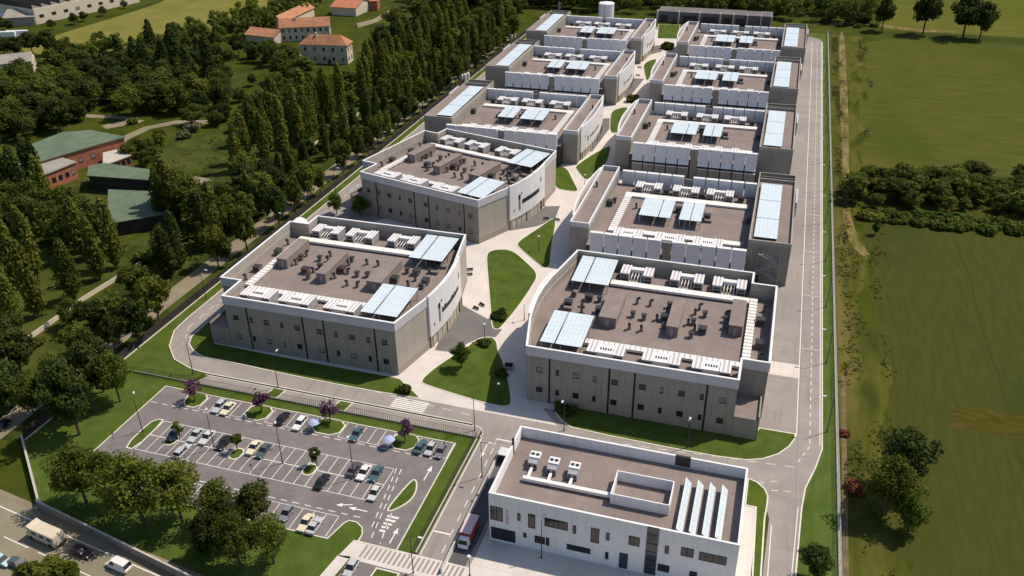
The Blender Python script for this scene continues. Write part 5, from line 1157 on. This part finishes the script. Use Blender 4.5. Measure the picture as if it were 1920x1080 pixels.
def row(kind, x0, y0, x1, y1, n, h0, h1, jit, lab, group, wide=1.0, skip=(), var=None):
    for k in range(n):
        if k in skip: continue
        f = (k + .5) / n; x = x0 + (x1 - x0) * f + rnd.uniform(-jit, jit) * 1.5; y = y0 + (y1 - y0) * f + rnd.uniform(-jit, jit) * 2
        if hides(x, y, h1): continue
        vv = rnd.choice(var) if var else None
        plant(kind, x, y, rnd.uniform(h0, h1), lab.format(nth(k)), group, vv, wide)
# the belts of poplars along the country lane
row('broadleaf tree', -146.0, 118, -145.6, 470, 38, 10, 16, .7, 'roadside tree between dark fence and country lane, {} from highway', 'roadside trees inside the country lane', .6, (1, 5, 9, 14), (0, 2, 3))
row('poplar', -158.5, 112, -157.5, 490, 44, 12, 20, .9, 'slender poplar on the far lane edge, {} from highway', 'poplars along the country lane', .85, (1, 3, 4, 6, 11, 17))
row('broadleaf tree', -165.5, 120, -164.0, 480, 30, 7, 13, 1.5, 'bushy tree between poplars and low pale wall, {} from highway', 'bushy trees behind the lane poplars', .9, (0, 1, 3, 4, 6, 9))
row('poplar', -177.0, 128, -176, 480, 38, 18, 25, 1.3, 'tall poplar just beyond the low pale wall, {} from highway', 'tall poplars beyond the low wall', .82, (6,), (0, 1, 4))
row('poplar', -194, 120, -198, 250, 9, 17, 23, 3.0, 'tall poplar in the glade beyond wall poplars, {} from highway', 'poplars of the glade', .85, (), (0, 1))
row('poplar', -196, 250, -190, 500, 22, 16, 22, 2.5, 'dark poplar at the park edge behind wall poplars, {} from glade', 'dark poplars of the park edge', 1.05, (), (1, 3, 4))
row('poplar', -187, 175, -182, 480, 26, 15, 23, 2.2, 'mid height poplar in the second wall row, {} from highway', 'poplars of the second wall row', .95, (), (0, 1, 4, 5))
for i, (px, py, h, w_) in enumerate(((18, 765, 12, 1), (66, 782, 10, .8), (112, 700, 11, .9), (40, 700, 12, 1.1), (150, 668, 9, .8), (206, 668, 12, .8), (262, 648, 13, .75), (228, 612, 10, .9), (300, 606, 14, .7), (336, 566, 12, .75), (180, 612, 8, 1), (262, 560, 10, .9), (318, 520, 11, .9), (95, 640, 9, 1), (20, 650, 10, 1), (365, 520, 12, .8), (410, 500, 13, .75), (392, 462, 12, .9))):
    if not hides(*gp(px, py), h): plant('broadleaf tree', *gp(px, py), h, f'leafy tree along the near stretch of the country lane, {nth(i)} in the scattered group', 'scattered trees of the near lane', rnd.choice((0, 2, 3, 5)), w_)
row('bush', -171, 118, -169.5, 300, 30, 1.8, 3.4, 1.2, 'bush at the foot of the low pale wall, {} from highway', 'bushes along the low wall', 1.2, (), (0, 1))
# woods laid out as belts of single trees
def belt(kind, pts, n, h0, h1, lab, group, seed, wide=1.0, var=None, mind=5.0):
    """n trees scattered in a survey polygon, numbered from the camera outwards"""
    g = random.Random(seed); P = gps(pts); xs = [p[0] for p in P]; ys = [p[1] for p in P]; got = []
    def inside(x, y):
        c_ = False; j = len(P) - 1
        for i in range(len(P)):
            if (P[i][1] > y) != (P[j][1] > y) and x < (P[j][0] - P[i][0]) * (y - P[i][1]) / (P[j][1] - P[i][1]) + P[i][0]: c_ = not c_
            j = i
        return c_
    tries = 0
    while len(got) < n and tries < 20000:
        tries += 1; x, y = g.uniform(min(xs), max(xs)), g.uniform(min(ys), max(ys))
        if inside(x, y) and not hides(x, y, h1) and all((x - a) ** 2 + (y - b_) ** 2 > mind ** 2 for a, b_ in got): got.append((x, y))
    got.sort(key=lambda q: q[0] ** 2 + q[1] ** 2)
    for k, (x, y) in enumerate(got):
        plant(kind, x, y, g.uniform(h0, h1), lab.format(nth(k)), group, g.choice(var) if var else None, wide)
    return got
belt('broadleaf tree', [(-40, 425), (60, 400), (200, 425), (215, 455), (170, 480), (60, 470), (-40, 490)], 13, 11, 16, 'dark tree in the grove below the green sheds, {} from highway', 'trees of the grove below the sheds', 1, .85, (1, 2, 3, 4, 5), 7)
belt('poplar', [(-40, 375), (60, 362), (210, 372), (205, 405), (60, 395), (-40, 415)], 15, 17, 23, 'dark poplar in the grove below green sheds, {} from highway', 'poplars of the grove below the sheds', 2, .95, (1, 3, 4), 7)
belt('broadleaf tree', [(330, 375), (420, 350), (520, 340), (520, 395), (440, 440), (360, 440), (320, 410)], 16, 11, 17, 'tree in the thicket before the park lawn, {} from highway', 'trees of the thicket before the lawn', 3, .85, None, 6)
belt('broadleaf tree', [(240, 305), (300, 262), (312, 290), (300, 335), (250, 350)], 8, 5, 8, 'low leafy tree between the sheds and the park lawn, {} from the sheds', 'low trees by the park lawn', 4, 1.1, (0, 1, 3), 5)
belt('broadleaf tree', [(-30, 300), (0, 240), (60, 215), (150, 222), (160, 235), (120, 245), (30, 275)], 14, 10, 14, 'tree behind the broad brick hall, {} from the hall', 'trees behind the brick hall', 5, 1.1, (1, 2, 4, 5), 7)
belt('broadleaf tree', [(-30, 205), (0, 165), (70, 155), (140, 140), (190, 158), (170, 205), (60, 208)], 20, 11, 15, 'tree in the wood by the white shed, {} from camera', 'trees of the wood by the white shed', 6, 1.15, (0, 1, 2, 5), 8)
belt('broadleaf tree', [(175, 150), (300, 118), (420, 135), (470, 165), (470, 210), (400, 222), (290, 215), (240, 225), (200, 200)], 34, 11, 15, 'tree in the dark wood before the park lawn, {} from camera', 'trees of the dark wood', 7, 1.1, (1, 2, 4, 5), 8)
belt('poplar', [(230, 140), (330, 115), (420, 140), (400, 170), (300, 165)], 11, 19, 24, 'tall poplar over the dark wood, {} from camera', 'tall poplars over the dark wood', 8, 1.1, (3,), 10)
belt('broadleaf tree', [(340, 232), (500, 205), (520, 225), (510, 248), (440, 246), (350, 246)], 8, 6, 9, 'spreading tree at the far edge of the park lawn, {} from camera', 'trees at the far edge of the park lawn', 10, 1.25, (0, 1, 4), 8)
belt('broadleaf tree', [(480, 175), (560, 130), (680, 125), (720, 60), (800, 20), (905, -8), (990, 0), (960, 40), (850, 110), (640, 215), (540, 250), (500, 240)], 46, 10, 15, 'park tree between the villa and poplar belts, {} from camera', 'park trees by the villa', 11, 1.0, None, 8)
belt('broadleaf tree', [(480, 175), (560, 135), (680, 128), (740, 130), (720, 170), (640, 225), (540, 255), (490, 240)], 26, 5, 8.5, 'low park tree below the villa, {} from camera', 'low park trees below the villa', 21, 1.15, None, 6)
belt('broadleaf tree', [(440, 165), (480, 160), (500, 235), (440, 240), (400, 225)], 9, 5, 8, 'low tree between the dark wood and the park lawn, {} from camera', 'low trees beside the dark wood', 23, 1.15, None, 6)
belt('broadleaf tree', [(470, 85), (530, 88), (560, 112), (550, 135), (480, 120), (440, 110)], 9, 9, 12, 'garden tree in front of the farmhouse, {} from the camera', 'garden trees by the farmhouse', 12, 1.0, (0, 2, 5), 8)
def wood(name, label, pts, n, h0, h1, seed, m):
    """a far wood that reads as one mass"""
    g = random.Random(seed); P = pts; xs = [p[0] for p in P]; ys = [p[1] for p in P]; cl = []; k = 0
    while k < n:
        x, y = g.uniform(min(xs), max(xs)), g.uniform(min(ys), max(ys)); c_ = False; j = len(P) - 1
        for i in range(len(P)):
            if (P[i][1] > y) != (P[j][1] > y) and x < (P[j][0] - P[i][0]) * (y - P[i][1]) / (P[j][1] - P[i][1]) + P[i][0]: c_ = not c_
            j = i
        if not c_: continue
        k += 1; h = g.uniform(h0, h1); R = h * .33
        for q in range(18):
            u = g.uniform(-.9, 1); a = g.uniform(0, 2 * PI); rr = math.sqrt(1 - u * u) * R * .8
            cl.append((x + rr * math.cos(a), y + rr * math.sin(a), h * (.56 + .36 * u), R * .38, R * .34))
    o = link(name, leaf_cloud(name, m, cl, 40, .42, seed)); tag(o, label, 'wood', kind='stuff')
wood('woods', 'far wood closing off the rear end of the site', [(-150, 545), (-82, 552), (38, 552), (52, 556), (50, 585), (-20, 600), (-165, 590)], 170, 12, 17, 13, M['leafb'])
wood('woods', 'long tree belt bordering the yellow meadow', gps([(90, 100), (200, 102), (260, 94), (330, 86), (400, 66), (480, 36), (560, 4), (600, 0), (600, 22), (500, 62), (430, 90), (360, 114), (260, 118), (150, 130), (90, 122)]), 88, 9, 14, 19, M['leafb'])
wood('woods', 'high wood beyond the park and the red walled shed', [(-235, 520), (-160, 520), (-150, 590), (-260, 600)], 90, 12, 16, 14, M['leafd'])
# meadow edge and yard trees
for i, (px, py, h) in enumerate(((30, 108, 11), (62, 102, 12), (92, 104, 13), (118, 112, 10), (8, 104, 10), (140, 46, 7), (98, 56, 6), (158, 40, 6), (194, 30, 6), (234, 16, 5), (20, 60, 7), (6, 58, 8))):
    plant('broadleaf tree', *gp(px, py), h, f'single dark tree at the rim of the yellow meadow, {nth(i)} from the white shed', 'single trees at the meadow rim', 2, 1.15)
# big trees of the car park lawn
for px, py, h, lb, v in ((163, 943, 13.5, 'leafy tree at the highway corner of the car park', 0), (218, 952, 13, 'leafy tree second along the highway wall', 1), (273, 988, 16, 'leafy tree with a bare leaning trunk along the highway wall', 0), (343, 983, 14, 'leafy tree with a forked trunk along the highway wall', 1), (415, 985, 10, 'leafy tree over the hidden bottom bays', 0),
                       (480, 992, 11, 'leafy tree nearest the grey hatchback', 2), (400, 1050, 11, 'dark tree beside the highway wall below the bays', 2), (452, 1066, 12, 'dark tree in the middle of the lawn below the bays', 0), (514, 1056, 10.5, 'leafy tree with yellowing low boughs near the zebra causeway', 1), (440, 1018, 10.5, 'dense tree behind the three lowest trees', 2)):
    plant('garden tree', *gp(px, py), h, lb, 'trees of the car park lawn', v, .92)
for px, py, h, lb, v in ((150, 815, 19, 'big dark tree nearest the country lane on the car park lawn', 2), (178, 772, 18, 'big dark tree second from the country lane', 2), (226, 753, 13, 'slim trunked tree beside the car park corner', 0), (195, 735, 17, 'big dark tree by the corner of the dark fence', 2), (128, 770, 15, 'dark tree overhanging the dark fence', 0)):
    plant('garden tree', *gp(px, py), h, lb, 'big trees by the country lane', v, .72)
for px, py, h, lb in ((337, 822, 4.6, 'small round tree beside the slate hatchback'), (446, 846, 4.8, 'small round tree beside the black car'), (594, 874, 5.0, 'small round tree alone among the empty bays')):
    plant('car park tree', *gp(px, py), h, lb, 'small trees of the car park', 0)
for px, py, lb in ((366, 752, 'purple plum tree on the first bed of the upper row'), (491, 773, 'purple plum tree on the second bed, beside the black saloon'), (619, 792, 'purple plum tree on the third bed, beside a parasol'), (760, 828, 'purple plum tree on the last bed of the upper row')):
    plant('plum tree', *gp(px, py), 5.4, lb, 'plum trees of the upper row')
for px, py, h, lb, v in ((865, 690, 7.0, 'green tree on the front plaza lawn beside the pale path', 3), (632, 402, 7.5, 'green tree between the skewed hall and the hall before it', 3), (676, 406, 7.0, 'green tree second between the skewed hall and the hall before it', 3), (1402, 122, 6, 'dark tree in the gap before the fourth louvred hall', 2), (1116, 96, 6, 'dark tree in the gap before the last louvred hall on the poplar side', 2),
                       (1525, 1085, 8.0, 'dark leafy tree on the verge below the small access road', 2), (1680, 915, 15, 'large dark tree at the ditch beyond the mesh fence', 2), (1660, 965, 13, 'large dark tree second at the ditch beyond the mesh fence', 0), (1702, 1000, 8, 'bright leafy tree below the large ditch trees', 3), (1640, 440, 4, 'small dark tree at the bend of the dirt track', 2)):
    plant('garden tree', *gp(px, py), h, lb, None, v)
for px, py, s, lb, v in ((757, 735, 1.9, 'dark bush at the tip of the lawn by the zebra crossing', 0), (938, 596, 2.3, 'round dark bush on the big plaza lawn', 0), (909, 647, 1.7, 'round dark bush under the short lamp on the plaza lawn', 0), (940, 703, 1.7, 'dark bush in the shade of the plaza lawn', 0), (1052, 768, 1.7, 'dark bush at the corner of the hall behind the office', 0), (1068, 776, 1.9, 'second dark bush at the corner of the hall behind the office', 0),
                       (1188, 190, 3.6, 'wide green bush between the second and third lawns of the far plaza', 1), (1254, 92, 4.2, 'dark hedge like bush on the far plaza', 1), (1155, 478, 1.4, 'yellow green bush before the first louvred screens', 2), (95, 1078, 3.6, 'olive bush at the near rim of the highway', 1), (62, 1085, 3.2, 'second olive bush at the near rim of the highway', 1), (128, 1084, 2.8, 'third olive bush at the near rim of the highway', 1),
                       (1608, 920, 2.2, 'rust red bush beside the mesh fence', 4), (1584, 818, 1.3, 'small rust red bush beside the mesh fence', 4), (365, 245, 4.0, 'pale flowering bush at the corner of the park lawn', 3), (345, 258, 3.2, 'second pale flowering bush by the park lawn', 3), (248, 232, 2.6, 'bright clipped bush by the park path', 2), (1578, 385, 1.8, 'pale weed bush beside the dirt track', 3), (890, 90, 2.5, 'yellow green bush by the dark fence', 2)):
    plant('bush', *gp(px, py), s, lb, None, v)
# lone field trees and the hedgerow
for px, py, h, w_, lb in ((1653, 58, 19, .72, 'lone tree with an egg shaped crown in the far field'), (1730, 64, 25, .72, 'lone tree with a tall ragged crown in the far field'), (1805, 71, 23, .95, 'broad lone tree standing close to a smaller one'), (1836, 74, 20, .85, 'smaller lone tree leaning off the broad one')):
    plant('broadleaf tree', *gp(px, py), h, lb, None, 2, w_)
belt('hedgerow tree', [(1596, 388), (1700, 398), (1800, 402), (1930, 412), (1990, 415), (1990, 350), (1900, 345), (1750, 338), (1620, 330), (1590, 350)], 58, 4, 9, 'hedgerow tree dividing the crop fields, {} from camera', 'hedgerow trees between the fields', 15, 1.35, (0, 1, 3, 3, 4), 3.6)
belt('bush', [(1610, 412), (1760, 428), (1900, 440), (1980, 440), (1980, 418), (1800, 408), (1620, 402)], 46, 1.6, 2.6, 'low shrub on the near side of the hedgerow, {} from camera', 'low shrubs before the hedgerow', 16, 1.3, (1, 1, 2), 2.6)
belt('bush', [(1545, 50), (1640, 54), (1640, 40), (1545, 34)], 8, 2.5, 4, 'dark shrub where the far dirt track meets the fence, {} onwards', 'dark shrubs by the far track', 17, 1.2, (0, 1), 5)
# tall weeds along the fence: nobody could count them
g = np.random.default_rng(5); cl = []
for c0 in range(95):
    yc = g.uniform(95, 520); xc = 23.4 + abs(g.normal()) * 2.2 if c0 % 3 else 35 + g.normal() * 2 + .02 * (yc - 300); dk = g.random() < .3
    for k in range(int(g.uniform(8, 34))):
        x, y = xc + g.normal() * .8, yc + g.normal() * 3.5; s = g.uniform(.15, .5) * (2.2 if dk and k % 4 == 0 else 1)
        if x > 22.3: cl.append((x, y, s * .35, s * 1.2, s * .75))
o = link('weeds', leaf_cloud('weeds', M['leafw'], cl, 9, .15, 9)); tag(o, 'tall mixed weeds growing along the mesh fence and ditch', 'weeds', kind='stuff')
cl = []
for k in range(1100):
    y = g.uniform(100, 480); x = g.uniform(-171, -156) if k % 2 else g.uniform(-215, -174); s = g.uniform(.4, 1.2); cl.append((x, y, s * .4, s, s * .7))
o = link('undergrowth', leaf_cloud('undergrowth', M['leafb'], cl, 12, .26, 10)); tag(o, 'dark undergrowth among the poplar belts', 'undergrowth', kind='stuff')
